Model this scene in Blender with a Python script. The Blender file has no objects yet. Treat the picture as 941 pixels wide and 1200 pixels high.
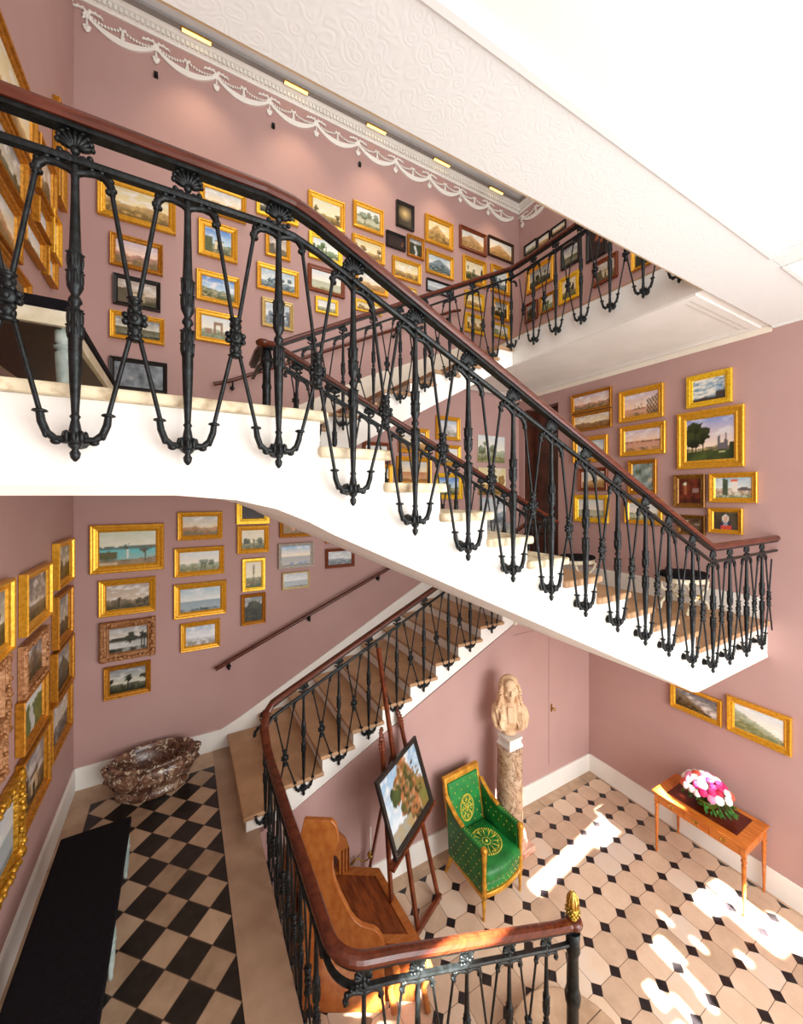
import bpy, bmesh, math, random
from mathutils import Vector, Matrix, noise
C = bpy.context.scene.collection
PI = math.pi
random.seed(4)

# ------------------------------------------------------------------ materials
def lin(h):
    r, g, b = (int(h[i:i+2], 16)/255 for i in (0, 2, 4))
    f = lambda c: c/12.92 if c <= .04045 else ((c+.055)/1.055)**2.4
    return (f(r), f(g), f(b), 1)

class NT:
    def __init__(s, name):
        s.m = bpy.data.materials.new(name); s.m.use_nodes = True
        s.t = s.m.node_tree; s.n = s.t.nodes; s.b = s.n['Principled BSDF']
    def new(s, typ, **kw):
        n = s.n.new(typ)
        for k, v in kw.items(): setattr(n, k, v)
        return n
    def link(s, a, b): s.t.links.new(a, b)
    def math(s, op, a, b=None, c=None):
        n = s.new('ShaderNodeMath', operation=op)
        for i, v in enumerate((a, b, c)):
            if v is None: continue
            if isinstance(v, (int, float)): n.inputs[i].default_value = v
            else: s.link(v, n.inputs[i])
        return n.outputs[0]
    def obj(s):
        return s.new('ShaderNodeTexCoord').outputs['Object']
    def sep(s, v):
        n = s.new('ShaderNodeSeparateXYZ'); s.link(v, n.inputs[0]); return n.outputs
    def noise(s, scale, detail=4, rough=.55, vec=None, dist=0):
        n = s.new('ShaderNodeTexNoise'); n.inputs['Scale'].default_value = scale
        n.inputs['Detail'].default_value = detail; n.inputs['Roughness'].default_value = rough
        n.inputs['Distortion'].default_value = dist
        s.link(vec if vec is not None else s.obj(), n.inputs['Vector'])
        return n.outputs['Fac']
    def ramp(s, fac, stops):
        n = s.new('ShaderNodeValToRGB'); e = n.color_ramp.elements
        e[0].position, e[0].color = stops[0]; e[1].position, e[1].color = stops[-1]
        for p, c in stops[1:-1]:
            k = e.new(p); k.color = c
        s.link(fac, n.inputs[0]); return n.outputs['Color']
    def mix(s, fac, a, b, mode='MIX'):
        n = s.new('ShaderNodeMix', data_type='RGBA', blend_type=mode)
        for sock, v in ((n.inputs[0], fac), (n.inputs[6], a), (n.inputs[7], b)):
            if isinstance(v, (int, float, tuple)): sock.default_value = v
            else: s.link(v, sock)
        return n.outputs[2]
    def bump(s, h, strength=.3, dist=.01):
        n = s.new('ShaderNodeBump'); n.inputs['Strength'].default_value = strength
        n.inputs['Distance'].default_value = dist
        s.link(h, n.inputs['Height']); s.link(n.outputs[0], s.b.inputs['Normal'])
    def base(s, c, rough=.5, metal=0, spec=.5):
        if isinstance(c, tuple): s.b.inputs['Base Color'].default_value = c
        else: s.link(c, s.b.inputs['Base Color'])
        s.b.inputs['Roughness'].default_value = rough
        s.b.inputs['Metallic'].default_value = metal
        s.b.inputs['Specular IOR Level'].default_value = spec
        return s.m

def noisy(name, a, b, scale=6, rough=.5, metal=0, spec=.5, bump=0, stretch=None, detail=4, lo=.35, hi=.65, bscale=None, dist=0):
    t = NT(name); v = t.obj()
    if stretch:
        mp = t.new('ShaderNodeMapping'); mp.inputs['Scale'].default_value = stretch
        t.link(v, mp.inputs[0]); v = mp.outputs[0]
    f = t.noise(scale, detail, vec=v, dist=dist)
    c = t.ramp(f, [(lo, lin(a)), (hi, lin(b))])
    if bump: t.bump(t.noise(bscale or scale*3, 5, vec=v), bump)
    return t.base(c, rough, metal, spec)

M = {}
M['wall'] = noisy('mauve_wall_paint', 'b28f89', 'b7958f', 1.2, .62, spec=.25, bump=.04, bscale=90)
M['white'] = noisy('white_plaster', 'e9e6de', 'f1eee7', 2, .55, spec=.3, bump=.04, bscale=30)
M['creamwhite'] = noisy('cream_painted_wood', 'e6ddcb', 'eee6d6', 3, .45)
M['ceil'] = noisy('white_ceiling', 'eef0ee', 'f4f5f3', 1.5, .7, spec=.2)
M['iron'] = noisy('cast_iron', '0e1110', '23282a', 30, .36, .55, .5, .25, bscale=70)
M['mahog'] = noisy('mahogany_rail', '431809', '5e2813', 30, .26, spec=.45, stretch=(.25, .6, 2))
M['wood_red'] = noisy('dark_red_wood', '451a0d', '7a3a1d', 8, .3, stretch=(1.2, 6, 1.2))
M['wood_dark'] = noisy('dark_brown_wood', '1d0f08', '3f2415', 8, .4, stretch=(4, 4, 1))
M['wood_or'] = noisy('orange_walnut', '98511f', 'ae6a30', 8, .32, stretch=(1, 5, 1.5))
M['wood_seat'] = noisy('brown_walnut', '5e2a10', '8f4a20', 5, .3, stretch=(6, 1, 1))
M['cherry'] = noisy('cherry_wood', 'b35c1c', 'd07c32', 6, .28, stretch=(5, 1, 3))
M['cherry2'] = noisy('dark_cherry_inset', '4a1509', '66200e', 5, .25)
M['step'] = noisy('sandstone_tread', 'a37d5a', 'b9926c', 3, .5, bump=.1, bscale=25)
M['stepcream'] = noisy('pale_stone_edge', 'a48963', 'e6d9b8', 9, .6, bump=.15, lo=.32, hi=.5, bscale=20)
M['marble_pl'] = noisy('marble_white_block', 'dcd8cf', 'efece6', 6, .35)
M['blackcloth'] = noisy('black_cushion', '0c0a0e', '141116', 40, .85, spec=.15)
M['paleblue'] = noisy('pale_blue_paint', '8a9a96', 'b5c2ba', 12, .5)
M['cream'] = noisy('cream_gilt_paint', 'cfc3a2', 'e8dfc8', 12, .45)
M['brass'] = noisy('brass', 'b08a3a', 'd9b45f', 20, .25, .9)
M['wax'] = noisy('candle_wax', 'efe8d4', 'f7f2e4', 5, .5)
M['green'] = noisy('green_silk', '0d5622', '1c8238', 5, .45, spec=.5)
M['yellowsilk'] = noisy('yellow_silk', 'b5a32a', 'd8c94a', 30, .5)
M['gilt'] = noisy('gilt_wood', 'b57a1e', 'e0a83c', 14, .33, .45)
M['terra'] = noisy('bust_terracotta', 'cba57e', 'e0c09c', 5, .6, bump=.1, bscale=40)
M['leaf'] = noisy('leaves', '1e4a16', '4d8a33', 12, .5)
M['pot'] = noisy('green_glass_bowl', '4f5c1c', '78862c', 6, .15)
for k, c in dict(pk1='d6246a', pk2='f08ab0', pk3='f7e3e2', pk4='b5123c', pk5='f4f0ea', pk6='e0563c').items():
    M[k] = noisy('petal_'+k, c, c, 5, .6)
M['pine'] = noisy('gilt_bronze', '6b5a1e', 'd8b650', 16, .3, .8, bump=.4)
M['beigeline'] = noisy('beige_band', 'd8bf9a', 'e6d2b2', 3, .5)
M['greyslot'] = noisy('grey_slot', '8d8884', '9a9591', 3, .6)
M['pale'] = noisy('pale_blue_ceiling', 'd9dedf', 'e6eaea', 2, .6)
M['doorwood'] = noisy('brown_door', '3a1d12', '5a3020', 4, .4, stretch=(4, 4, 1))

t = NT('red_breccia_marble'); v = t.obj()
a = t.noise(7, 6, .65, dist=1.6); b = t.noise(11, 5, .6, dist=2.2)
c = t.ramp(a, [(.3, lin('2e2019')), (.45, lin('5a3a2e')), (.58, lin('7d5a46')), (.7, lin('b39a80'))])
c2 = t.mix(t.ramp(b, [(.57, (0, 0, 0, 1)), (.62, (1, 1, 1, 1))]), c, lin('cbbfa6'))
t.bump(a, .3); M['breccia'] = t.base(c2, .22)
t = NT('veined_column_marble')
a = t.noise(5, 7, .65, dist=1.2); b = t.noise(2.4, 5, .6, dist=3)
c = t.ramp(a, [(.3, lin('8a6a50')), (.5, lin('b99a7c')), (.7, lin('d6c0a6'))])
c2 = t.mix(t.ramp(b, [(.47, (0, 0, 0, 1)), (.5, (1, 1, 1, 1)), (.53, (0, 0, 0, 1))]), c, lin('7a5440'))
M['colmarble'] = t.base(c2, .2)
M['pinkmarble'] = noisy('pink_marble', 'a8553f', 'e0b7a0', 7, .3, dist=1.5)

def gold(name, a, b, c, rough=.32, metal=.55, bump=.12, bscale=60):
    t = NT(name); f = t.noise(40, 4)
    col = t.ramp(f, [(.2, lin(a)), (.5, lin(b)), (.85, lin(c))])
    t.bump(t.noise(bscale, 4), bump); return t.base(col, rough, metal, .5)
FR = {'G': gold('gold_leaf', 'bb8418', 'e0a52c', 'f0bd4c'), 'G2': gold('old_gold', '7e4f10', 'b87a1e', 'd79a38', .38),
      'Y': gold('yellow_gold', 'c08e0e', 'ecbc22', 'ffd84a', .35, .4), 'B': gold('red_brown_frame', '54210e', '7c3a18', '9a5628', .35, .1),
      'D': gold('ebony_frame', '0d0b0a', '1d1916', '2c2622', .35, 0), 'D2': gold('dark_walnut_frame', '2a1a10', '3f2716', '5b3a20', .35, .1),
      'O': gold('worn_ornate_gilt', '6b3f1e', 'a87448', 'cda074', .5, .25, .8, 35), 'OG': gold('ornate_gilt_leaf', '7a5210', 'b98520', 'e2b44a', .35, .6, 1.0, 28),
      'S': gold('silver_frame', '8e8a84', 'bcb8ae', 'dedad0', .35, .4), 'C': gold('cream_frame', 'c9b077', 'e2cf98', 'f0e4bc', .45, .1),
      'C2': gold('champagne_frame', 'a88a4a', 'cbb070', 'e6d29a', .4, .4), 'W': gold('dark_gold_frame', '4e2e0e', '84581c', 'b07e30', .38, .4)}
t = NT('oil_paint')
at = t.new('ShaderNodeVertexColor'); at.layer_name = 'Col'
nz = t.noise(60, 5)
t.bump(t.noise(140, 4), .25, .004)
M['oil'] = t.base(t.mix(.35, at.outputs[0], t.mix(nz, at.outputs[0], (1, 1, 1, 1), 'OVERLAY')), .35, 0, .4)

def floor_checker():
    t = NT('black_and_stone_checker'); x, y, z = t.sep(t.obj())
    dx = t.math('SUBTRACT', x, -.244); dy = t.math('SUBTRACT', y, 3.063)
    u = t.math('ADD', t.math('DIVIDE', t.math('ADD', dx, dy), .2885), .5)
    v = t.math('ADD', t.math('DIVIDE', t.math('SUBTRACT', dx, dy), .2885), .5)
    fu = t.math('FLOOR', u); fv = t.math('FLOOR', v)
    par = t.math('ABSOLUTE', t.math('MODULO', t.math('ADD', fu, fv), 2))
    cb = t.new('ShaderNodeCombineXYZ'); t.link(fu, cb.inputs[0]); t.link(fv, cb.inputs[1])
    wn = t.new('ShaderNodeTexWhiteNoise'); t.link(cb.outputs[0], wn.inputs['Vector'])
    st = t.ramp(t.math('ADD', t.math('MULTIPLY', wn.outputs['Value'], .4), t.math('MULTIPLY', t.noise(7, 6), .6)),
                [(.25, lin('8f755c')), (.5, lin('ad9176')), (.8, lin('c2a68a'))])
    bk = t.ramp(t.noise(14, 5), [(.35, lin('0b0a0a')), (.7, lin('221d1b'))])
    col = t.mix(par, bk, st)
    ju = t.math('LESS_THAN', t.math('ABSOLUTE', t.math('SUBTRACT', t.math('FRACT', u), .5)), .485)
    jv = t.math('LESS_THAN', t.math('ABSOLUTE', t.math('SUBTRACT', t.math('FRACT', v), .5)), .485)
    j = t.math('MULTIPLY', ju, jv)
    col = t.mix(j, lin('4b3a2e'), col)
    t.bump(t.math('ADD', j, t.math('MULTIPLY', t.noise(30, 5), .3)), .15)
    return t.base(col, .33)
def floor_octagon():
    t = NT('octagon_and_dot_stone'); x, y, z = t.sep(t.obj())
    u = t.math('DIVIDE', t.math('SUBTRACT', x, 5.335), .267); v = t.math('DIVIDE', t.math('SUBTRACT', y, 3.48), .268)
    au = t.math('ABSOLUTE', t.math('SUBTRACT', u, t.math('ROUND', u))); av = t.math('ABSOLUTE', t.math('SUBTRACT', v, t.math('ROUND', v)))
    s = t.math('ADD', au, av)
    dot = t.math('LESS_THAN', s, .215)
    j = t.math('LESS_THAN', t.math('MINIMUM', t.math('MINIMUM', au, av), t.math('ABSOLUTE', t.math('SUBTRACT', s, .222))), .0085)
    cb = t.new('ShaderNodeCombineXYZ'); t.link(t.math('FLOOR', u), cb.inputs[0]); t.link(t.math('FLOOR', v), cb.inputs[1])
    wn = t.new('ShaderNodeTexWhiteNoise'); t.link(cb.outputs[0], wn.inputs['Vector'])
    f = t.math('ADD', t.math('MULTIPLY', wn.outputs['Value'], .5), t.math('MULTIPLY', t.noise(6, 7, .65), .5))
    st = t.ramp(f, [(.22, lin('b89d84')), (.45, lin('d3b79c')), (.62, lin('dcc4aa')), (.8, lin('d8cbbd'))])
    col = t.mix(j, st, lin('5b4838'))
    bk = t.ramp(t.noise(14, 5), [(.35, lin('121013')), (.7, lin('2b2629'))])
    col = t.mix(dot, col, bk)
    t.bump(t.math('SUBTRACT', t.math('MULTIPLY', t.noise(25, 5), .4), j), .2)
    return t.base(col, .3)
def border_stone():
    t = NT('border_stone'); x, y, z = t.sep(t.obj())
    a = t.math('LESS_THAN', t.math('FRACT', t.math('DIVIDE', t.math('ADD', x, .21), .93)), .008)
    b = t.math('LESS_THAN', t.math('FRACT', t.math('DIVIDE', t.math('ADD', y, .17), 1.13)), .007)
    j = t.math('MAXIMUM', a, b)
    st = t.ramp(t.noise(4, 7, .6), [(.3, lin('a08468')), (.55, lin('bb9d80')), (.75, lin('cdb294'))])
    t.bump(t.noise(25, 5), .12)
    return t.base(t.mix(j, st, lin('5b4534')), .4)
M['checker'] = floor_checker(); M['octagon'] = floor_octagon(); M['border'] = border_stone()
def relief():
    t = NT('ceiling_relief'); v = t.obj()
    w = t.new('ShaderNodeTexVoronoi', feature='SMOOTH_F1'); w.inputs['Scale'].default_value = 16
    n = t.new('ShaderNodeMapping'); t.link(v, n.inputs[0])
    d = t.noise(9, 3, dist=2.5)
    t.link(v, w.inputs['Vector'])
    h = t.math('ADD', t.math('SINE', t.math('MULTIPLY', w.outputs['Distance'], 34)), t.math('MULTIPLY', d, 2.2))
    t.bump(h, .07, .005)
    return t.base(lin('eef0ee'), .7, 0, .2)
M['relief'] = relief()
t = NT('lamp_glow'); t.base(lin('ffdf8a'), .4); t.b.inputs['Emission Color'].default_value = (1, .72, .3, 1); t.b.inputs['Emission Strength'].default_value = 1.6
M['glow'] = t.m

# ------------------------------------------------------------------ mesh building
class MB:
    def __init__(s): s.v = []; s.f = []; s.m = []; s.s = []
    def add(s, vs, fs, mi=0, smooth=False):
        o = len(s.v); s.v += [tuple(p) for p in vs]
        for f in fs: s.f.append([i+o for i in f]); s.m.append(mi); s.s.append(smooth)
    def box(s, x0, y0, z0, x1, y1, z1, mi=0):
        x0, x1 = sorted((x0, x1)); y0, y1 = sorted((y0, y1)); z0, z1 = sorted((z0, z1))
        s.add([(x0,y0,z0),(x1,y0,z0),(x1,y1,z0),(x0,y1,z0),(x0,y0,z1),(x1,y0,z1),(x1,y1,z1),(x0,y1,z1)],
              [(0,3,2,1),(4,5,6,7),(0,1,5,4),(1,2,6,5),(2,3,7,6),(3,0,4,7)], mi)
    def prism(s, poly, a, b, axis='y', mi=0, smooth=False):
        # poly in the plane normal to axis; extruded from a to b
        def P(u, v, w): return {'y': (u, w, v), 'x': (w, u, v), 'z': (u, v, w)}[axis]
        n = len(poly); area = sum(poly[i][0]*poly[(i+1)%n][1]-poly[(i+1)%n][0]*poly[i][1] for i in range(n))
        flip = (area < 0) ^ (axis == 'y')
        if (b < a): flip = not flip
        vs = [P(u, v, a) for u, v in poly]+[P(u, v, b) for u, v in poly]
        fs = [list(range(n-1, -1, -1)), list(range(n, 2*n))]
        if flip: fs = [f[::-1] for f in fs]
        s.add(vs, fs, mi)
        sd = [(i, (i+1)%n, (i+1)%n+n, i+n) for i in range(n)]
        if flip: sd = [f[::-1] for f in sd]
        o = len(s.v)-2*n
        for f in sd: s.f.append([i+o for i in f]); s.m.append(mi); s.s.append(smooth)
    def lathe(s, prof, c=(0,0,0), n=16, mi=0, smooth=True, sx=1, sy=1, mat=None, caps=True):
        vs = []
        for r, z in prof:
            for k in range(n):
                a = 2*PI*k/n; p = Vector((c[0]+r*sx*math.cos(a), c[1]+r*sy*math.sin(a), c[2]+z))
                if mat: p = mat @ (p-Vector(c))
                vs.append(p)
        up = prof[-1][1] > prof[0][1]
        fs = []
        for i in range(len(prof)-1):
            for k in range(n):
                q = (i*n+k, i*n+(k+1)%n, (i+1)*n+(k+1)%n, (i+1)*n+k)
                fs.append(q if up else q[::-1])
        s.add(vs, fs, mi, smooth)
        if caps:
            o = len(s.v)-len(vs)
            for i, rev in ((0, True), (len(prof)-1, False)):
                if prof[i][0] > 1e-4:
                    f = [o+i*n+k for k in range(n)]
                    if rev == up: f = f[::-1]
                    s.f.append(f); s.m.append(mi); s.s.append(False)
    def ell(s, c, r, mi=0, n=10, m=7, rot=None):
        if isinstance(r, (int, float)): r = (r, r, r)
        vs = [Vector((0, 0, -r[2]))]
        for i in range(1, m):
            a = -PI/2+PI*i/m
            for k in range(n):
                b = 2*PI*k/n; vs.append(Vector((r[0]*math.cos(a)*math.cos(b), r[1]*math.cos(a)*math.sin(b), r[2]*math.sin(a))))
        vs.append(Vector((0, 0, r[2])))
        if rot is not None: vs = [rot @ p for p in vs]
        vs = [p+Vector(c) for p in vs]; L = len(vs)-1
        fs = [(0, 1+(k+1)%n, 1+k) for k in range(n)]
        for i in range(m-2):
            for k in range(n):
                a = 1+i*n; fs.append((a+k, a+(k+1)%n, a+n+(k+1)%n, a+n+k))
        a = 1+(m-2)*n; fs += [(a+k, a+(k+1)%n, L) for k in range(n)]
        s.add(vs, fs, mi, True)
    def tube(s, pts, rad, n=8, mi=0, smooth=True):
        pts = [Vector(p) for p in pts]; L = len(pts)
        if isinstance(rad, (int, float)): rad = [rad]*L
        tang = [(pts[min(i+1, L-1)]-pts[max(i-1, 0)]).normalized() for i in range(L)]
        up = Vector((0, 0, 1)) if abs(tang[0].z) < .9 else Vector((0, 1, 0))
        nrm = (up-tang[0]*up.dot(tang[0])).normalized(); vs = []
        for i in range(L):
            nrm = (nrm-tang[i]*nrm.dot(tang[i])).normalized(); bi = tang[i].cross(nrm)
            for k in range(n):
                a = 2*PI*k/n; vs.append(pts[i]+(nrm*math.cos(a)+bi*math.sin(a))*rad[i])
        fs = [(i*n+k, i*n+(k+1)%n, (i+1)*n+(k+1)%n, (i+1)*n+k) for i in range(L-1) for k in range(n)]
        s.add(vs, fs, mi, smooth)
        s.add(vs[:n], [list(range(n-1, -1, -1))], mi); s.add(vs[-n:], [list(range(n))], mi)
    def sweep(s, pts, prof, mi=0, smooth=False, closed=False):
        # profile (side, up) carried along a polyline, mitred at the corners
        pts = [Vector(p) for p in pts]; L = len(pts); P = len(prof); vs = []
        def fr(d):
            h = Vector((d.x, d.y, 0))
            sd = Vector((h.y, -h.x, 0)).normalized(); return sd
        for i in range(L):
            d0 = (pts[i]-pts[i-1]).normalized() if i > 0 or closed else None
            d1 = (pts[(i+1) % L]-pts[i]).normalized() if i < L-1 or closed else None
            if d0 is None: d0 = d1
            if d1 is None: d1 = d0
            s0, s1 = fr(d0), fr(d1); sd = s0+s1; sd.normalize(); sd /= max(.35, sd.dot(s0))
            t = (d0+d1).normalized(); hz = math.hypot(t.x, t.y)
            for a, b in prof: vs.append(pts[i]+sd*a+Vector((0, 0, b)))
        fs = []
        for i in range(L if closed else L-1):
            for k in range(P):
                j = (i+1) % L
                fs.append((i*P+k, i*P+(k+1)%P, j*P+(k+1)%P, j*P+k))
        s.add(vs, fs, mi, smooth)
        if not closed:
            o = len(s.v)-len(vs)
            s.f.append([o+k for k in range(P)][::-1]); s.m.append(mi); s.s.append(False)
            s.f.append([o+(L-1)*P+k for k in range(P)]); s.m.append(mi); s.s.append(False)
    def xform(s, mat): s.v = [tuple(mat @ Vector(p)) for p in s.v]; return s
    def mesh(s, name, mats, fix=True):
        me = bpy.data.meshes.new(name); me.from_pydata(s.v, [], s.f)
        for i, p in enumerate(me.polygons): p.material_index = s.m[i]; p.use_smooth = s.s[i]
        for m in (mats if isinstance(mats, (list, tuple)) else [mats]): me.materials.append(m)
        if fix:
            bm = bmesh.new(); bm.from_mesh(me); bmesh.ops.recalc_face_normals(bm, faces=bm.faces); bm.to_mesh(me); bm.free()
        me.update(); return me
    def build(s, name, mats, parent=None, world=True):
        if parent is not None and world:
            o = parent
            L = Vector(parent.location)
            inv = Matrix.Rotation(-parent.rotation_euler.z, 4, 'Z')
            pl = parent
            s.v = [tuple(Vector(p)-L) for p in s.v] if parent.rotation_euler.z == 0 else [tuple(inv @ (Vector(p)-L)) for p in s.v]
        ob = bpy.data.objects.new(name, s.mesh(name, mats)); C.objects.link(ob)
        if parent is not None: ob.parent = parent
        return ob

def tag(o, label=None, cat=None, group=None, kind=None):
    if label: o['label'] = label
    if cat: o['category'] = cat
    if group: o['group'] = group
    if kind: o['kind'] = kind
    return o
def thing(name, label, cat, loc=(0, 0, 0), rz=0, group=None):
    o = bpy.data.objects.new(name, None); o.empty_display_size = .1; C.objects.link(o)
    o.location = loc; o.rotation_euler = (0, 0, rz); return tag(o, label, cat, group)
def struct(name, mb, mats):
    o = mb.build(name, mats); o['kind'] = 'structure'; return o
def part(name, me, parent, loc=(0, 0, 0), rz=0):
    o = bpy.data.objects.new(name, me); C.objects.link(o); o.parent = parent; o.location = loc; o.rotation_euler = (0, 0, rz); return o
def copy_tree(o, parent=None):
    c = o.copy(); C.objects.link(c)
    if parent is not None: c.parent = parent
    for ch in list(o.children): copy_tree(ch, c)
    return c

# ------------------------------------------------------------------ the place (metres, eye level z = 0)
XL, XR, YA, YU = -1.02, 5.652, 5.40, 3.92      # left wall, right wall, back wall, wall under the stair
ZH, ZL, ZM, ZU, ZT = -4.38, -3.20, -1.385, .385, 2.25   # hall, lower floor, middle, upper, top landing
YB = -1.6                                       # open front of the hall, behind the camera
ZC = 5.545
mb = MB(); mb.box(XL-.2, YB, -4.8, XL, YA+.2, ZC+.2); struct('wall_left', mb, M['wall'])
mb = MB(); mb.box(XL, YA, -4.8, XR, YA+.2, ZC+.2); struct('wall_back', mb, M['wall'])
# right wall with the doorway opening on the middle landing
mb = MB(); dy0, dy1, dz1 = 4.50, 5.27, 1.60
mb.box(XR, YB, -4.8, XR+.2, dy0, ZC+.2); mb.box(XR, dy1, -4.8, XR+.2, YA+.2, ZC+.2)
mb.box(XR, dy0, -4.8, XR+.2, dy1, ZM); mb.box(XR, dy0, dz1, XR+.2, dy1, ZC+.2)
struct('wall_right', mb, M['wall'])
mb = MB(); mb.box(XR+.2, dy0-.1, ZM-.02, XR+.25, dy1+.1, dz1+.1)
for a, b in ((.12, .95), (1.1, 2.0), (2.15, 2.8)): mb.box(XR+.18, dy0+.12, ZM+a, XR+.2, dy1-.12, ZM+b)
mb.box(XR+.02, dy0, ZM, XR+.2, dy0+.04, dz1); mb.box(XR+.02, dy1-.04, ZM, XR+.2, dy1, dz1)
struct('door_1', mb, M['doorwood'])
# lower flight numbers
LB = [.71, 1.07, 1.444, 1.79, 2.144, 2.511, 2.874, 3.218, 3.587, 3.968]      # one baluster per tread
LR = [.53]+[b-.17 for b in LB[1:]]; LR.append(4.045); LRISE = (ZM-ZL)/11
lz = lambda k: ZL+LRISE*(k+1)
soff = lambda x: -3.13+(x-1.04)*.455
mb = MB()
mb.prism([(.62, ZH-.3), (XR, ZH-.3), (XR, -1.793), (4.02, -1.793), (1.0, soff(1.0)-.003), (.62, ZL-.062)], YU, YU+.08, 'y')
struct('wall_under_stair', mb, M['wall'])
# hidden door in that wall: groove and brass knob
mb = MB(); mb.box(4.712, YU-.003, -3.98, 4.718, YU+.01, -1.9); mb.box(4.0, YU-.003, -1.95, 4.718, YU+.01, -1.944)
d = struct('door_2', mb, noisy('door_groove', '7c5c5c', '8a6868', 3))
mb = MB(); mb.tube([(4.769, YU, -3.152), (4.769, YU-.05, -3.152)], .012, 10); mb.ell((4.769, YU-.06, -3.152), (.022, .016, .022)); mb.box(4.755, YU-.006, -3.21, 4.783, YU, -3.10)
mb.build('door_handle', M['brass'], d)

# floors
mb = MB()
def slab(mb, x0, y0, x1, y1, z, mi, t=.0): mb.add([(x0, y0, z), (x1, y0, z), (x1, y1, z), (x0, y1, z)], [(0, 1, 2, 3)], mi)
bx, by = 5.602, 3.748
slab(mb, .62, YB, bx, by, ZH, 0); slab(mb, bx, YB, XR, YU, ZH, 1); slab(mb, .62, by, bx, YU, ZH, 1)
mb.add([(.62, YB, ZH-.1), (XR, YB, ZH-.1), (XR, YU, ZH-.1), (.62, YU, ZH-.1)], [(0, 3, 2, 1)], 1)
o = mb.build('floor', [M['octagon'], M['border']]); o['kind'] = 'structure'
mb = MB(); a0, a1, c0 = -.822, .333, 5.08
slab(mb, a0, YB, a1, c0, ZL, 0); slab(mb, XL, YB, a0, YA, ZL, 1); slab(mb, a0, c0, a1, YA, ZL, 1)
mb.add([(XL, YB, ZL-.02), (.333, YB, ZL-.02), (.333, YA, ZL-.02), (XL, YA, ZL-.02)], [(0, 3, 2, 1)], 1)
o = mb.build('floor', [M['checker'], M['border']]); o['kind'] = 'structure'
mb = MB(); mb.box(.333, YB, ZL-.06, .64, YA, ZL+.004); struct('trim_1', mb, noisy('landing_kerb', '9c7f66', 'b3967c', 2.5, .45, bump=.08, bscale=25))
mb = MB(); mb.box(.4, YB, ZH-.1, .62, YU, ZL-.06); struct('wall_landing', mb, M['wall'])

# baseboards
def board(name, pts, h, sgn):
    mb = MB(); mb.sweep(pts, [(0, 0), (0, h), (sgn*.012, h), (sgn*.02, h-.02), (sgn*.02, 0)]); return struct(name, mb, M['white'])
board('baseboard_left', [(XL, YB, ZL), (XL, YA, ZL)], .24, 1)
mb = MB(); zb = ZL+.24; top = [(XL, zb), (.42, zb), (.62, zb+.08), (4.1, ZM+.30), (XR, ZM+.30), (XR, ZM), (4.1, ZM-.2), (.62, ZL), (XL, ZL)]
mb.prism(top, YA-.02, YA, 'y'); struct('baseboard_back', mb, M['white'])
mb = MB(); mb.box(XR-.02, YB, ZH, XR, YU, ZH+.265); struct('baseboard_right', mb, M['white'])
mb = MB(); mb.box(.62, YU-.02, ZH, XR, YU, ZH+.265); struct('baseboard_stair', mb, M['white'])
mb = MB(); mb.box(XR-.02, 1.8, ZM, XR, dy0, ZM+.24); struct('baseboard_landing', mb, M['white'])
mb = MB(); mb.prism([(XL, ZU), (.7, ZU), (4.2, ZT), (XR, ZT), (XR, ZT+.34), (4.25, ZT+.34), (2.44, 1.80), (.75, ZU+.5), (.62, ZU+.24), (XL, ZU+.24)], YA-.02, YA, 'y'); struct('baseboard_upper', mb, M['creamwhite'])

# ------------------------------------------------------------------ stairs and landings
def nosed(mb, x0, y0, x1, y1, z, t=.045, r=.016, mi=0):
    mb.box(x0, y0, z-t, x1, y1, z, mi)
# middle (freestanding) flight
NB = [-.98, -.645, -.312, .019, .354, .69, 1.027, 1.368, 1.706, 2.039, 2.381, 2.744, 3.102, 3.441, 3.825, 4.194, 4.532, 4.897, 5.268]
NR = [b-.135 for b in NB[5:15]]+[4.05]; NRISE = (ZU-ZM)/11
nz = lambda k: ZU-NRISE*(k+1)
Y0, Y1 = 1.75, 3.28
fl = thing('staircase_flight', 'white freestanding stair flight crossing the picture from upper left down to the right', 'staircase', (2.2, 2.5, ZM))
poly = [(NR[0], ZU-.046)]
for k in range(10): poly += [(NR[k], nz(k)-.045), (NR[k+1], nz(k)-.045)]
poly += [(4.046, ZM-.045), (4.046, -1.785), (3.98, -1.765)]
sl = (-.045+1.75)/(4.0-.36)
for x in (3.6, 3.0, 2.4, 1.8, 1.2, .8, .6): poly.append((x, -1.755+(3.98-x)*.467))
poly += [(.5, -.12), (.36, -.06), (.2, -.02), (-.02, 0), (-.02, ZU-.046)]
mb = MB(); mb.prism([(x, z) for x, z in poly], Y0, Y1, 'y'); mb.build('stair_body', M['white'], fl)
mb = MB(); mb.sweep([(XL+.01, Y0-.001, -.002), (-.02, Y0-.001, -.002), (.2, Y0-.001, -.022), (.36, Y0-.001, -.062), (.5, Y0-.001, -.122), (.62, Y0-.001, -.187), (3.98, Y0-.001, -1.757), (4.07, Y0-.001, -1.79), (XR-.01, Y0-.001, -1.792)], [(0, 0), (0, .03), (.006, .03), (.008, 0)])
mb.build('edge_moulding', M['creamwhite'], fl)
for k in range(10):
    mb = MB(); mb.box(NR[k]-.005, Y0-.03, nz(k)-.05, NR[k+1]+.035, Y1+.03, nz(k)); ob = mb.build('tread', M['stepcream'] if k < 5 else M['step'], fl)
    bv = ob.modifiers.new('b', 'BEVEL'); bv.width = .014; bv.segments = 3
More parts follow.
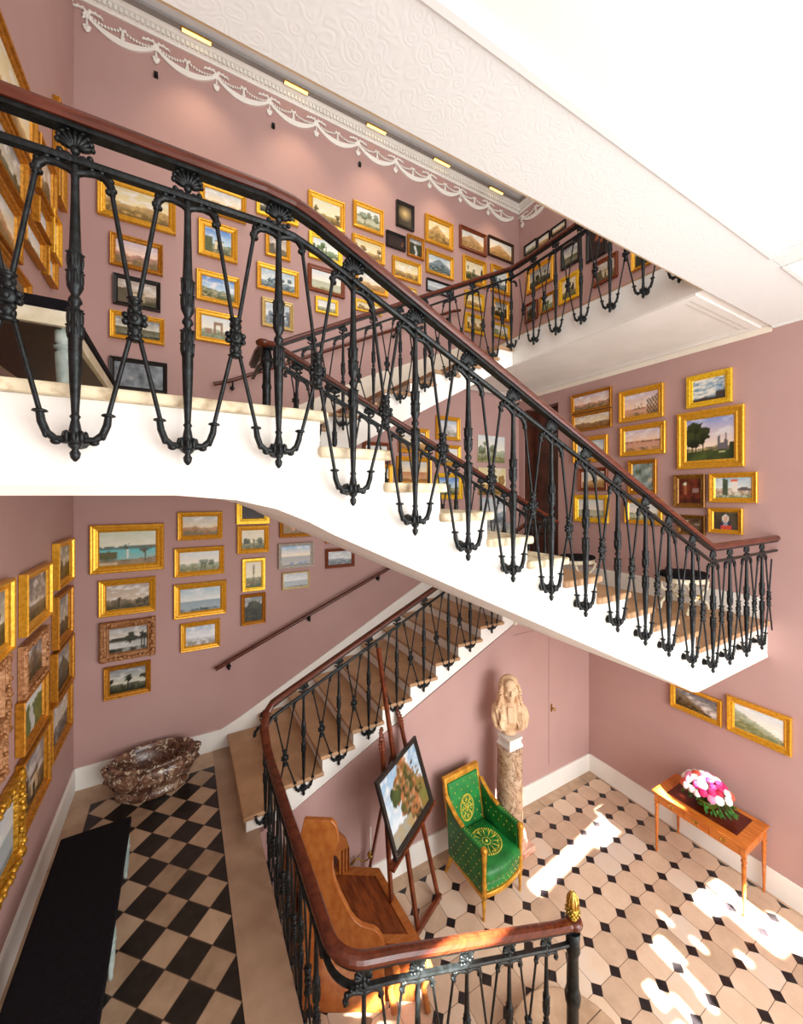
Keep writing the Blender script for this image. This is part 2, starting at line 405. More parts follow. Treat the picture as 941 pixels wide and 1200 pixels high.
# upper landing
ul = thing('stair_landing', 'upper left landing with white fascia and worn pale stone edge, carrying a bench', 'landing', (-.2, 3.5, 0))
mb = MB(); mb.box(XL+.003, Y0, .0, -.02, YA-.003, ZU-.046); mb.box(-.018, Y1+.003, .0, .62, YA-.003, ZU-.046); mb.build('landing_body', M['white'], ul)
mb = MB(); mb.box(XL+.003, Y0-.03, ZU-.045, NR[0]+.035, YA-.003, ZU); o = mb.build('stone_floor', M['stepcream'], ul)
bv = o.modifiers.new('b', 'BEVEL'); bv.width = .012; bv.segments = 2
# middle landing
ml = thing('stair_landing', 'middle landing with deep white fascia against the right wall, carrying oval stools', 'landing', (4.9, 3.4, ZM))
mb = MB(); mb.prism([(4.05, -1.79), (XR-.003, -1.79), (XR-.003, ZM-.045), (4.05, ZM-.045)], Y0, YA-.022, 'y'); mb.build('landing_body', M['white'], ml)
mb = MB(); mb.box(4.054, Y0-.03, ZM-.044, XR-.022, YA-.022, ZM); mb.build('stone_floor', M['step'], ml)
mb = MB(); mb.sweep([(4.0, YU-.002, -1.80), (XR-.01, YU-.002, -1.80)], [(0, 0), (0, .07), (.05, .07), (.03, .03), (.02, 0)]); mb.build('cornice_moulding', M['creamwhite'], ml)
# lower flight along the back wall
lf = thing('staircase_flight', 'lower stair flight with sandstone treads climbing along the back wall behind the pineapple railing', 'staircase', (2.2, 4.6, ZL))
poly = [(.53, ZL), (.53, lz(0)-.04)]
for k in range(10): poly += [(LR[k+1], lz(k)-.04), (LR[k+1], lz(k+1)-.04)]
poly += [(4.045, ZM-.045), (4.045, -1.775)]+[(x, soff(x)) for x in (3, 2, 1.04)]+[(.9, ZL)]
mb = MB(); mb.prism(poly, YU+.004, YA-.023, 'y'); mb.build('stair_body', M['white'], lf)
for k in range(10):
    mb = MB(); mb.box(LR[k]-.03, YU-.03, lz(k)-.042, LR[k+1]+.01, YA-.022, lz(k)); ob = mb.build('tread', M['step'], lf)
    bv = ob.modifiers.new('b', 'BEVEL'); bv.width = .012; bv.segments = 3
# third flight
Y3 = 4.05; TB = [.84, 1.18, 1.522, 1.887, 2.234, 2.58, 2.953, 3.327, 3.679]
TR = [b-.17 for b in TB]+[3.84, 4.10]; TRISE = (ZT-ZU)/11
tz = lambda k: ZU+TRISE*(k+1)
tf = thing('staircase_flight', 'highest stair flight with white underside climbing along the upper picture wall', 'staircase', (2.4, 4.7, ZU))
poly = [(TR[0], ZU), (TR[0], tz(0)-.04)]
for k in range(10): poly += [(TR[k+1], tz(k)-.04), (TR[k+1], tz(min(k+1, 10))-.04)]
poly += [(4.115, ZT-.042), (4.115, 1.85), (4.05, 1.82), (3.9, 1.75)]+[(x, 1.75-(3.9-x)*.545) for x in (3, 2, 1.2)]+[(1.0, .1), (.625, .02), (.625, ZU-.04)]
mb = MB(); mb.prism(poly, Y3, YA-.023, 'y'); mb.build('stair_body', M['white'], tf)
for k in range(10):
    mb = MB(); mb.box(TR[k]-.03, Y3-.03, tz(k)-.042, TR[k+1]+.01, YA-.02, tz(k)); ob = mb.build('tread', M['step'], tf)
    bv = ob.modifiers.new('b', 'BEVEL'); bv.width = .012; bv.segments = 2
# top landing and hall ceiling
XT, YS, ZS = 4.12, 1.70, 1.86
tl = thing('stair_landing', 'top landing with pale fascia and panelled white underside, at the upper right', 'landing', (4.9, 3.4, ZT))
mb = MB(); mb.box(XT, YS+.003, ZS, XR-.003, YA-.022, ZT-.013); mb.build('landing_body', M['white'], tl)
mb = MB(); mb.box(XT-.01, YS+.003, ZT-.012, XR-.003, YA-.022, ZT); mb.build('stone_floor', M['step'], tl)
def ribs(mb, x0, y0, x1, y1, z, w=.10, d=.035):
    # raised rim around a panel, stepped
    for ww, dd, q in ((w, d*.5, 0), (w*.55, d, .004)):
        a0, b0, a1, b1 = x0+q, y0+q, x1-q, y1-q
        mb.box(a0, b0, z-dd, a1, b0+ww, z); mb.box(a0, b1-ww, z-dd, a1, b1, z)
        mb.box(a0, b0+ww+.001, z-dd, a0+ww, b1-ww-.001, z); mb.box(a1-ww, b0+ww+.001, z-dd, a1, b1-ww-.001, z)
mb = MB(); ribs(mb, XT+.006, 1.78, XR-.07, YA-.03, ZS-.001, .14, .014); mb.build('soffit_moulding', M['white'], tl)
mb = MB(); mb.box(XL, YB, ZS, XR, YS, ZT-.02); struct('ceiling', mb, M['ceil'])
mb = MB(); mb.box(XL+.002, 1.22, ZS-.02, XR-.065, YS-.004, ZS-.001); mb.box(-.15, YB, ZS-.02, .47, 1.215, ZS-.001); mb.box(4.0, YB, ZS-.02, 4.2, 1.215, ZS-.001); o = struct('trim_2', mb, M['relief'])
mb = MB()
for (a, b, c_, d_) in ((.475, 1.185, 3.995, 1.215), (4.205, 1.185, XR-.065, 1.215), (.475, YB, .50, 1.18), (3.97, YB, 3.995, 1.18), (4.205, YB, 4.23, 1.18), (XR-.06, YB, XR-.003, 1.70)):
    mb.box(a, b, ZS-.03, c_, d_, ZS-.002)
struct('trim_3', mb, M['ceil'])
mb = MB(); mb.box(XL+.003, YS-.003, ZS-.006, XT-.012, YS+.02, ZT-.025); struct('trim_4', mb, M['beigeline'])
mb = MB(); mb.sweep([(XR-.002, YS+.01, 1.80), (XR-.002, YA-.03, 1.80)], [(0, 0), (0, .058), (-.05, .058), (-.02, .02)]); struct('trim_5', mb, M['creamwhite'])
# upper ceiling, cornice with dentils, lamp slot
mb = MB(); mb.box(XL, YB, ZC, XR, YA, ZC+.15); struct('ceiling', mb, M['pale'])
cp = [(0, 0), (.015, 0), (.02, .02), (.03, .028), (.03, .092), (.06, .10), (.085, .118), (.10, .122), (.10, .145), (0, .145)]
def cornice(name, pts, sgn):
    mb = MB(); mb.sweep(pts, [(sgn*a, b) for a, b in cp])
    for i in range(len(pts)-1):
        a, b = Vector(pts[i]), Vector(pts[i+1]); d = (b-a); L = d.length; d.normalize(); sd = Vector((d.y, -d.x, 0))*sgn
        n = int(L/.05)
        for k in range(n):
            p = a+d*(k+.5)*L/n+sd*.025; q = d*.015
            c = [p-q, p+q, p+q+sd*.035, p-q+sd*.035]
            mb.add([tuple(v+Vector((0, 0, .034))) for v in c]+[tuple(v+Vector((0, 0, .086))) for v in c],
                   [(0, 3, 2, 1), (4, 5, 6, 7), (0, 1, 5, 4), (1, 2, 6, 5), (2, 3, 7, 6), (3, 0, 4, 7)], 0)
    return struct(name, mb, M['white'])
cornice('trim_6', [(XL, YB, 5.385), (XL, YA, 5.385), (XR, YA, 5.385), (XR, YB, 5.385)], 1)
mb = MB(); mb.box(XL+.1, YA-.17, 5.512, XR-.1, YA-.101, 5.53); mb.box(XR-.17, 0, 5.512, XR-.101, YA-.18, 5.53); struct('trim_7', mb, M['greyslot'])
mb = MB(); mb.box(XL+.1, YA-.40, 5.53, XR-.1, YA-.36, 5.545); mb.box(XL+.1, YA-.48, 5.525, XR-.1, YA-.45, 5.545); struct('trim_8', mb, M['pale'])
for x in (-.01, 1.18, 2.38, 3.58, 4.78):
    t_ = thing('strip_lamp', 'brass strip lamp glowing in the slot above the dentil cornice', 'lamp', (x+.17, YA-.14, 5.51), group='strip lamps along the cornice slot')
    mb = MB(); mb.box(x, YA-.165, 5.494, x+.33, YA-.112, 5.512); mb.build('lamp_housing', M['brass'], t_)
    mb = MB(); mb.box(x+.01, YA-.158, 5.488, x+.32, YA-.119, 5.495); mb.build('lamp_diffuser', M['glow'], t_)

# ------------------------------------------------------------------ cast iron balustrade
def post_mesh(s, H):
    # origin = top of the handrail above the post, x runs along the rail, s = slope, H = extra length on slopes
    mb = MB(); h = -H
    prof = [(.008, -.165), (.012, -.185), (.014, -.20), (.0115, -.225), (.0125, -.30), (.0155, -.42), (.0175, -.468), (.022, -.475), (.0205, -.50), (.0215, -.545),
            (.021, -.575), (.024, -.585), (.018, -.60), (.011, -.615), (.018, -.628), (.020, -.638), (.011, -.65), (.016, -.662), (.022, -.675), (.021, -.70), (.0215, -.745),
            (.023, -.755), (.019, -.765), (.019, -.80), (.0155, -.92), (.0115, -1.0+h), (.011, -1.015+h), (.016, -1.022+h), (.011, -1.032+h), (.014, -1.045+h), (.018, -1.07+h), (.012, -1.10+h)]
    mb.lathe(prof[::-1], n=12)
    for zc, r, L, m_ in ((-.50, .019, .028, 7), (-.558, .0195, .028, 7), (-.69, .019, .028, 7), (-.735, .0195, .022, 7)):    # acanthus leaves on the collars
        for k in range(m_):
            a = (k+.5*(zc < -.55))*2*PI/m_; mb.ell((r*math.cos(a), r*math.sin(a), zc), (.0055, .0055, L), n=6, m=5)
            mb.ell(((r+.004)*math.cos(a), (r+.004)*math.sin(a), zc+L*.8), .0042, n=5, m=4)
    b = -1.095+h
    mb.ell((0, 0, b), (.028, .026, .028), n=12, m=8)
    for k in range(8):
        a = k*PI/4; mb.ell((.028*math.cos(a), .026*math.sin(a), b+.004), (.009, .009, .022), n=6, m=5)
    mb.lathe([(.004, b-.078), (.013, b-.066), (.016, b-.05), (.009, b-.038), (.019, b-.028), (.02, b-.018)], n=10)
    mb.tube([(0, 0, b), (0, .03, b), (0, .06, b), (0, .075, b)], [.014, .014, .026, .03], 10)          # stub into the string
    for sg in (-1, 1):
        q = [(0, 0, b), (.025*sg, 0, b-.006), (.052*sg, 0, b-.004), (.074*sg, 0, b+.016), (.086*sg, 0, b+.05), (.09*sg, 0, b+.082)]
        mb.tube(q, [.014, .014, .012, .0125, .0125, .011], 8)
        mb.ell((.05*sg, 0, b-.012), (.016, .012, .012), n=8, m=6); mb.ell((.075*sg, 0, b+.012), (.010, .014, .016), n=8, m=6)
        mb.lathe([(.012, 0), (.022, .004), (.019, .010), (.011, .013)], c=(.09*sg, 0, b+.078), n=10)
        z = lambda x: s*x
        q = [(0, 0, -.205), (.02*sg, 0, -.196+z(.02*sg)), (.05*sg, 0, -.188+z(.05*sg)), (.078*sg, 0, -.192+z(.078*sg)), (.096*sg, 0, -.212+z(.096*sg)), (.101*sg, 0, -.245+z(.1*sg))]
        mb.tube(q, [.013, .011, .012, .013, .014, .010], 8)
        for (x, zz, r) in ((.045, -.178, .010), (.072, -.178, .011), (.095, -.196, .013), (.104, -.225, .012), (.09, -.235, .010)):
            mb.ell((x*sg, 0, zz+z(x*sg)), (r, .013, r), n=7, m=5)
    return mb.mesh('baluster', M['iron'])
def palmette_mesh(s):
    mb = MB(); 
    for k in range(9):
        a = math.radians(-68+17*k); L = .052-.004*abs(k-4)
        rot = Matrix.Rotation(a, 3, 'Y'); d = rot @ Vector((0, 0, 1)); c = Vector((0, 0, -.128))+d*L*.85
        mb.ell(c, (.0085, .013, L*.62), n=7, m=6, rot=rot)
        mb.ell(Vector((0, 0, -.128))+d*(L*1.38), (.0095, .011, .0095), n=7, m=5)
    mb.ell((0, 0, -.13), (.014, .014, .014)); 
    for sg in (-1, 1):
        mb.ell((.022*sg, 0, -.15), (.014, .010, .010)); mb.ell((.04*sg, 0, -.142), (.010, .010, .010))
    mb.lathe([(.016, -.17), (.02, -.16), (.011, -.15), (.006, -.135), (.006, -.07)], n=8)
    return mb.mesh('palmette', M['iron'])
def rods_mesh(dx, dz, s, s1, H):
    mb = MB(); m = Vector((dx/2, 0, -.66-H*.4+dz/2)); b = -1.01-H
    for a, e in (((.101, 0, -.243+.1*s), -1), ((dx-.101, 0, -.243+dz-.1*s1), 1), ((.09, 0, b), -1), ((dx-.09, 0, b+dz), 1)):
        a = Vector(a); d = (a-m).normalized()
        mb.tube([m+d*.02, a], .0078, 7)
        mb.lathe([(.008, -.006), (.014, 0), (.008, .006)], n=8, mat=Matrix.Translation(m+d*.075) @ d.to_track_quat('Z', 'Y').to_matrix().to_4x4())
    return mb.mesh('crossed_rods', M['iron'])
def rosette_mesh():
    mb = MB()
    mb.lathe([(.006, -.016), (.02, -.013), (.03, 0), (.02, .013), (.006, .016)], n=12, mat=Matrix.Rotation(PI/2, 4, 'X'))
    for k in range(8):
        a = k*PI/4+PI/8; mb.ell((.03*math.cos(a), 0, .03*math.sin(a)), (.012, .014, .012), n=7, m=5)
    mb.ell((0, -.014, 0), (.012, .01, .012), n=8, m=6); mb.ell((0, .014, 0), (.012, .01, .012), n=8, m=6)
    for sg in (-1, 1):
        mb.lathe([(.012, .02*sg), (.022, .045*sg), (.012, .055*sg), (.02, .066*sg), (.026, .072*sg), (.012, .08*sg)][::sg], n=10)
        for k in range(-1, 2): mb.ell((.014*k, 0, .05*sg), (.009, .012, .016), n=7, m=5)
    return mb.mesh('rosette', M['iron'])
ROS = rosette_mesh(); _c = {}
def cached(k, f, *a):
    if k not in _c: _c[k] = f(*a)
    return _c[k]
RAILP = [(-.030, -.05), (-.036, -.038), (-.036, -.022), (-.026, -.006), (-.010, 0), (.010, 0), (.026, -.006), (.036, -.022), (.036, -.038), (.030, -.05)]
COREP = [(-.022, -.068), (-.022, -.05), (.022, -.05), (.022, -.068)]
BARP = [(-.013, -.176), (-.017, -.165), (-.013, -.154), (.013, -.154), (.017, -.165), (.013, -.176)]
def railing(root, path, posts, ends=(), bar=None):
    """path: handrail polyline; posts: [(x, y, z_top, slope)] ordered; crossed rods join neighbours flagged in ends"""
    mb = MB(); mb.sweep(path, RAILP, smooth=False); o = mb.build('handrail', M['mahog'], root)
    mb = MB(); mb.sweep(path, COREP); mb.build('rail_core', M['iron'], root)
    mb = MB(); mb.sweep(bar or path, BARP); mb.build('lower_rail', M['iron'], root)
    L = root.location
    for i, (x, y, z, s) in enumerate(posts):
        nx = posts[i+1] if i < len(posts)-1 else None; pv = posts[i-1] if i else None
        q = nx or pv; dr = Vector((q[0]-x, q[1]-y, 0)); 
        if nx is None: dr = -dr
        a = math.atan2(dr.y, dr.x); H = .03 if abs(s) > .1 else 0
        loc = (x-L.x, y-L.y, z-L.z)
        if not (len(posts[i]) > 4): pass
        if i not in ends_skip(ends):
            me = cached(('p', round(s, 2)), post_mesh, s, H); b = part('baluster', me, root, loc, a)
            part('palmette', cached(('pal',), palmette_mesh, s), b)
        if nx is not None and ('gap', i) not in ends:
            dx = dr.length; dz = nx[2]-z; ss = dz/dx if abs(dz) > .02 else 0
            me = cached(('r', round(dx, 2), round(dz, 2), s, nx[3]), rods_mesh, dx, dz, s, nx[3], .03 if abs(dz) > .03 else 0)
            r = part('crossed_rods', me, root, loc, a)
            part('rosette', ROS, r, (dx/2, 0, -.66-(.012 if abs(dz) > .03 else 0)+dz/2))
def ends_skip(ends): return [e for e in ends if isinstance(e, int)]

# 1: near side of the freestanding flight, upper landing to middle landing
YN = 1.675
def z1(x): return 1.285 if x < .40 else (-.445 if x > 4.16 else 1.285-(x-.40)*.4601)
r1 = thing('stair_railing', 'nearest black iron railing with mahogany handrail, from upper left down to right wall', 'railing', (2.2, YN, ZM))
P1 = [(XL, YN, 1.285), (.30, YN, 1.285), (.42, YN, 1.27), (.52, YN, 1.235), (4.08, YN, -.40), (4.17, YN, -.438), (4.30, YN, -.443), (XR-.01, YN, -.44)]
railing(r1, P1, [(x, YN, z1(x), (-.46 if .5 < x < 4.1 else 0)) for x in NB+[5.62]], ends=(19,))
# 2: far side of that flight
YF = 3.35
def z2(x): return 1.29-(x-.66)*.458
FB = [.86, 1.2, 1.54, 1.88, 2.22, 2.57, 2.92, 3.27, 3.62, 3.96]
r2 = thing('stair_railing', 'railing behind the nearest one, descending from the dark newel on the upper landing', 'railing', (2.2, YF, ZM))
P2 = [(.60, 4.0, 1.30), (.585, 3.6, 1.29), (.60, 3.37, 1.29), (.68, YF, 1.28), (4.16, YF, -.32), (4.22, 3.42, -.34), (4.23, 3.85, -.37)]
railing(r2, P2, [(x, YF, z2(x), -.458) for x in FB])
mb = MB(); mb.lathe([(.05, ZU), (.05, ZU+.03), (.036, ZU+.06), (.034, ZU+.5), (.042, ZU+.52), (.034, ZU+.55), (.032, 1.05), (.044, 1.08), (.05, 1.13), (.04, 1.2), (.03, 1.23)], c=(.62, 3.40, 0), n=16)
mb.build('newel_post', M['iron'], r2)
mb = MB(); mb.ell((.585, 3.36, 1.255), (.06, .06, .035), n=16, m=8); mb.build('rail_scroll', M['mahog'], r2)
# 3: third flight and top landing edge
Y4, X4 = 3.98, 4.05
def z3(x): return 1.79+(x-1.31)*.523
r3 = thing('stair_railing', 'highest railing climbing right and turning along the edge of the top landing', 'railing', (2.4, Y4, ZT))
P3 = [(.60, 3.86, 1.31), (.64, Y4, 1.36), (.80, Y4, 1.52), (3.95, Y4, 3.17), (4.02, Y4-.02, 3.20), (X4, Y4-.12, 3.215), (X4, 1.62, 3.215)]
railing(r3, P3, [(x, Y4, z3(x), .523) for x in TB]+[(4.02, Y4, 3.19, 0)])
L3 = [(X4, y, 3.215, 0) for y in (3.96, 3.612, 3.262, 2.911, 2.559, 2.209, 1.885)]
L = r3.location
for i, (x, y, z, s) in enumerate(L3):
    loc = (x-L.x, y-L.y, z-L.z)
    if i: b = part('baluster', cached(('pT',), post_mesh, 0, .06), r3, loc, -PI/2); part('palmette', _c[('pal',)], b)
    if i < len(L3)-1:
        dx = y-L3[i+1][1]; r = part('crossed_rods', cached(('rT', round(dx, 2)), rods_mesh, dx, 0, 0, 0, .06), r3, loc, -PI/2); part('rosette', ROS, r, (dx/2, 0, -.684))
# 4: lower flight, edge of the lower floor and the steps down to the hall, one continuous rail with a pineapple finial
YL, XE = 3.90, .665
def z4(x): return -2.03+(x-.66)*.475
r4 = thing('stair_railing', 'lowest railing, sweeping from the lower flight round the stone edge to the gilt pineapple newel', 'railing', (XE, 2.6, ZL))
low = [(x, YL, z4(x), .475) for x in [.70]+LB[1:]+[4.28]]
edge = [(XE, y, -2.28, 0) for y in (3.52, 3.18, 2.84, 2.50, 2.16)]
def z5(x): return -2.285-(x-.74)*.44
YFR = 1.80
front = [(x, YFR, z5(x), -.44) for x in (.80, 1.12, 1.46, 1.80, 2.14)]
P4 = [(4.23, 3.78, -.37), (4.20, YL, -.38), (.90, YL, -1.925), (.76, YL-.01, -1.99), (.70, YL-.05, -2.05), (XE, YL-.14, -2.15), (XE, YL-.26, -2.24), (XE, YL-.42, -2.275), (XE, 2.6, -2.28), (XE, 2.06, -2.28)]+[(XE+.16-.16*math.cos(a*PI/16), YFR+.16-.16*math.sin(a*PI/16), -2.28-.006*a*a/8) for a in range(0, 9)]
P4 += [(x, YFR, z5(x)) for x in (.98, 1.4, 1.9, 2.25)]+[(2.36, YFR-.005, z5(2.36)+.012), (2.42, YFR-.03, z5(2.42)+.03)]
railing(r4, P4, low)
def extra(root, posts, H=0):
    L = root.location
    for i, (x, y, z, s) in enumerate(posts):
        nx = posts[i+1] if i < len(posts)-1 else None; q = nx or posts[i-1]; dr = Vector((q[0]-x, q[1]-y, 0)) * (1 if nx else -1); a = math.atan2(dr.y, dr.x)
        loc = (x-L.x, y-L.y, z-L.z); H = .03 if abs(s) > .1 else 0
        b = part('baluster', cached(('p', round(s, 2)), post_mesh, s, H), root, loc, a); part('palmette', _c[('pal',)], b)
        if nx:
            dx = dr.length; dz = nx[2]-z; r = part('crossed_rods', cached(('r', round(dx, 2), round(dz, 2), s, nx[3]), rods_mesh, dx, dz, s, nx[3], H), root, loc, a); part('rosette', ROS, r, (dx/2, 0, -.66-H*.4+dz/2))
extra(r4, edge); extra(r4, front)
nx_, ny_ = 2.40, YFR-.01; nt = z5(2.40)
mb = MB(); mb.lathe([(.07, -4.21), (.07, -4.17), (.05, -4.13), (.042, -4.05), (.04, -3.6), (.05, -3.57), (.055, -3.52), (.042, -3.47), (.038, nt-.22), (.052, nt-.18), (.045, nt-.13), (.05, nt-.05)], c=(nx_, ny_, 0), n=18); mb.build('newel_post', M['iron'], r4)
mb = MB(); mb.lathe([(.055, -.05), (.062, -.03), (.05, -.006), (.03, 0)], c=(nx_+.01, ny_, nt+.03), n=18); mb.build('rail_scroll', M['mahog'], r4)
mb = MB(); c0_ = (nx_, ny_, nt+.03)
mb.lathe([(.022, 0), (.03, .008), (.018, .016), (.03, .03), (.042, .05), (.046, .068), (.042, .082), (.034, .088)], c=c0_, n=16)
for row in range(4):
    for k in range(12):
        a = 2*PI*(k+.5*(row % 2))/12; rr = (.040, .046, .045, .038)[row]
        mb.ell((c0_[0]+rr*math.cos(a), c0_[1]+rr*math.sin(a), c0_[2]+.038+.014*row), (.008, .008, .009), n=6, m=5)
mb.build('pineapple_base', M['pine'], r4)
mb = MB(); mb.lathe([(.034, .086), (.038, .11), (.036, .135), (.027, .16), (.014, .178), (.004, .186)], c=c0_, n=16)
for k in range(10):
    a = 2*PI*k/10; mb.tube([(c0_[0]+r_*math.cos(a), c0_[1]+r_*math.sin(a), c0_[2]+z_) for r_, z_ in ((.036, .09), (.040, .115), (.036, .14), (.022, .168), (.006, .186))], .005, 6)
mb.build('pineapple_finial', M['brass'], r4)

# entrance steps below that rail, with a round ended bottom step
es = thing('entrance_steps', 'pale stone steps with a rounded bottom step around the pineapple newel', 'steps', (1.6, 1.0, ZH))
def roundstep(x0, xc, r, z0, z1, y0=.35):
    mb = MB(); yc = YFR+.04
    pts = [(x0, y0), (xc+r*.35, y0), (xc+r*.35, yc-r*.9)]
    for k in range(19):
        a = -PI/3+k*PI/18*1.3; pts.append((xc+r*math.cos(a), yc+r*math.sin(a)*1.0))
    pts.append((x0, yc+.12 if x0 > 1 else yc))
    mb.prism(pts, z0, z1, 'z'); return mb
o = roundstep(1.9, 2.52, .50, ZH, -4.215).build('bottom_step', M['border'], es); bv = o.modifiers.new('b', 'BEVEL'); bv.width = .02; bv.segments = 3
rz_ = (ZL-ZH)/7
for k in range(1, 7):
    x1 = 2.42-.30*(k-1)
    mb = MB(); mb.box(.645, .35, ZH+rz_*k, x1, YFR+.04, ZH+rz_*(k+1)-(.004 if k == 6 else 0)); mb.build('step', M['border'], es)

# wooden wall handrails with brackets
RP = [(.022*math.cos(a), .026*math.sin(a)) for a in [k*PI/5 for k in range(10)]]
def wall_rail(label, pts, br):
    t_ = thing('wall_handrail', label, 'handrail', pts[0]); mb = MB(); mb.tube(pts, .024, 12); mb.build('rail', M['mahog'], t_)
    for (x, z) in br:
        mb = MB(); mb.tube([(x, YA, z-.085), (x, YA-.04, z-.09), (x, YA-.07, z-.07), (x, YA-.08, z-.01)], [.016, .011, .011, .010], 8); mb.ell((x, YA-.01, z-.085), (.028, .014, .028)); mb.ell((x, YA-.05, z-.10), (.016, .016, .016)); mb.build('bracket', M['iron'], t_)
yr = YA-.08
wall_rail('mahogany wall handrail along the lower flight, above the marble tub side', [(.36, yr, -2.16), (.42, yr, -2.14), (.50, yr, -2.10), (4.0, yr, -.62), (4.3, yr, -.50)], [(.52, -2.10), (1.55, -1.655), (2.62, -1.20), (3.7, -.75)])
wall_rail('dark wall handrail along the highest flight', [(.34, yr, 1.37), (.46, yr, 1.41), (.60, yr, 1.47), (4.0, yr, 3.12), (4.17, yr, 3.18)], [(.56, 1.45), (1.7, 2.0), (2.9, 2.58), (3.95, 3.09)])

# ------------------------------------------------------------------ plaster garlands of the frieze
def swag_mesh(W):
    mb = MB(); T = .02
    def strip(up, lo, n=14):
        for i in range(n):
            a, b = i/n, (i+1)/n
            q = [(a*W, up(a)), (b*W, up(b)), (b*W, lo(b)), (a*W, lo(a))]
            mb.prism([(x, z) for x, z in q[::-1]], 0, -T, 'y')
    f = lambda t: 4*t*(1-t)
    strip(lambda t: -.03-.095*f(t), lambda t: -.055-.145*f(t)-.0*(1-f(t)))
    n = 22
    for i in range(n):
        t = (i+.5)/n; u = t*2 % 1; z = -.015-.045*4*u*(1-u)
        if abs(t-.5) > .03: mb.ell((t*W, -T*.5, z), (.015, .014, .016), n=6, m=4)
    for dx, dz in ((0, 0), (.022, .012), (-.022, .012), (0, -.03), (0, -.055), (.006, -.08), (-.006, -.08)): mb.ell((.5*W+dx, -T*.5, -.02+dz), (.018, .014, .02), n=6, m=4)
    # pendant bunch and ribbon bow at the start
    for dx, dz, r in ((0, 0, .026), (0, -.03, .02), (0, -.06, .01), (0, -.09, .010), (0, -.12, .013), (-.02, -.15, .017), (.02, -.15, .017), (0, -.165, .022), (0, -.19, .018), (-.012, -.175, .018), (.012, -.175, .018)):
        mb.ell((dx, -T*.6, -.005+dz), (r*1.25, .014, r*1.15), n=7, m=5)
    for sg in (-1, 1):
        mb.tube([(.01*sg, -T*.6, 0), (.03*sg, -T*.6, .03), (.055*sg, -T*.6, .02), (.075*sg, -T*.6, .03), (.095*sg, -T*.6, .012), (.12*sg, -T*.6, .018), (.14*sg, -T*.6, -.004)], [.017, .019, .013, .017, .013, .015, .010], 6)
        mb.tube([(.01*sg, -T*.6, -.01), (.03*sg, -T*.6, -.035), (.022*sg, -T*.6, -.06), (.04*sg, -T*.6, -.08)], [.015, .015, .013, .008], 6)
    return mb.mesh('plaster_swag', M['white'])
SW = swag_mesh(.638)
def swag(loc, rz):
    o = bpy.data.objects.new('plaster_garland', SW); C.objects.link(o); o.location = loc; o.rotation_euler = (0, 0, rz)
    tag(o, 'white plaster garland swag with bow and pendant on the pink frieze under the cornice', 'garland', 'plaster garlands of the frieze')
for i in range(10): swag((-.905+.641*i, YA, 5.275+.004*i), 0)
for i in range(3): swag((XR, YA-.1-.641*i, 5.30), -PI/2)
for i in range(1): swag((XL, YA-.75, 5.275), PI/2)
for i, (x, z) in enumerate(((-.264, 4.93), (1.068, 4.955), (2.324, 4.965))):
    mb = MB(); mb.box(x-.02, YA-.03, z-.03, x+.02, YA, z+.03); mb.ell((x+.005, YA-.035, z-.012), (.016, .016, .016)); tag(mb.build('wall_sensor', M['iron']), 'tiny black sensor fixed on the pink wall below the garlands', 'sensor', 'black sensors under the frieze')

# ------------------------------------------------------------------ paintings
def L3c(h): return lin(h)[:3]
def mixc(a, b, t): t = max(0, min(1, t)); return tuple(a[i]*(1-t)+b[i]*t for i in range(3))
PAL = {  # sky top, sky low, far, near, accent
 'turq': ('bccab0', 'e6e2c4', '3f7f86', '6a5a3a', '5fb2b4'), 'brown': ('9a8f86', 'c2b09a', '6b5c4a', '3d3a22', '8c7a50'), 'dusk': ('8e9094', 'c8bda8', '3b3f33', '2a2a1c', 'b9b8b0'),
 'dark': ('6a7078', 'b8b4a0', '3d3f28', '1f2212', '5a5326'), 'warm': ('a8b0b0', 'e6cda0', 'a87c52', '6b5c34', 'b05a30'), 'pale': ('c2cdcf', 'ece2c8', '8b9a88', '6a6d44', 'c8b890'),
 'pale2': ('d9d0ac', 'eadfb8', '6b6f4a', '42502c', 'b8a468'), 'blue': ('8fa8b8', 'd6dcd2', '5d7484', '3c4c4a', 'a9b8b8'), 'blue2': ('6fa0c8', 'f2dcb4', '4f6f8c', '3f6f9a', 'd8c8a8'), 'snow': ('8fa4bc', 'e6e4e0', 'b8bcc2', '8a8478', 'f2f2f2'),
 'red': ('2c1610', '4a2618', '3a1c12', '1c0e08', 'b0603a'), 'grey': ('a2acb4', 'ccd0cc', '7a8894', '5a6268', 'b8beb8'), 'gold': ('c8b88c', 'f0d8a0', 'a88450', '6b5428', 'e0b868'), 'sunset': ('b8a8b4', 'f0c0a0', '9a7068', '6a5a38', 'e8a878'),
 'desert': ('b8c0c0', 'f2dcb0', 'b08858', '8a6a3c', 'd8a868'), 'bluesky': ('3f74b8', 'b8d0e0', '5c6c44', '4a4c20', 'e0c898'), 'autumn': ('c8c8a8', 'e8d8a8', '8a7434', '5a4a1c', 'c89038'), 'green': ('b8c8c8', 'e8ecd8', '5a7a44', '3c5424', 'e8e0c0'),
 'cypress': ('c8c0a0', 'ecdcb0', '4a5434', '2c3418', 'b89858'), 'dusk2': ('b8a898', 'f0d0a0', '5c4a34', '6a4c24', 'c88c4c'), 'eve': ('7888b8', 'ecccb0', '3c4420', '1c2410', 'c8b070'), 'storm': ('56585e', 'c0b4a8', '5c4830', '2c2414', '9a7840')}
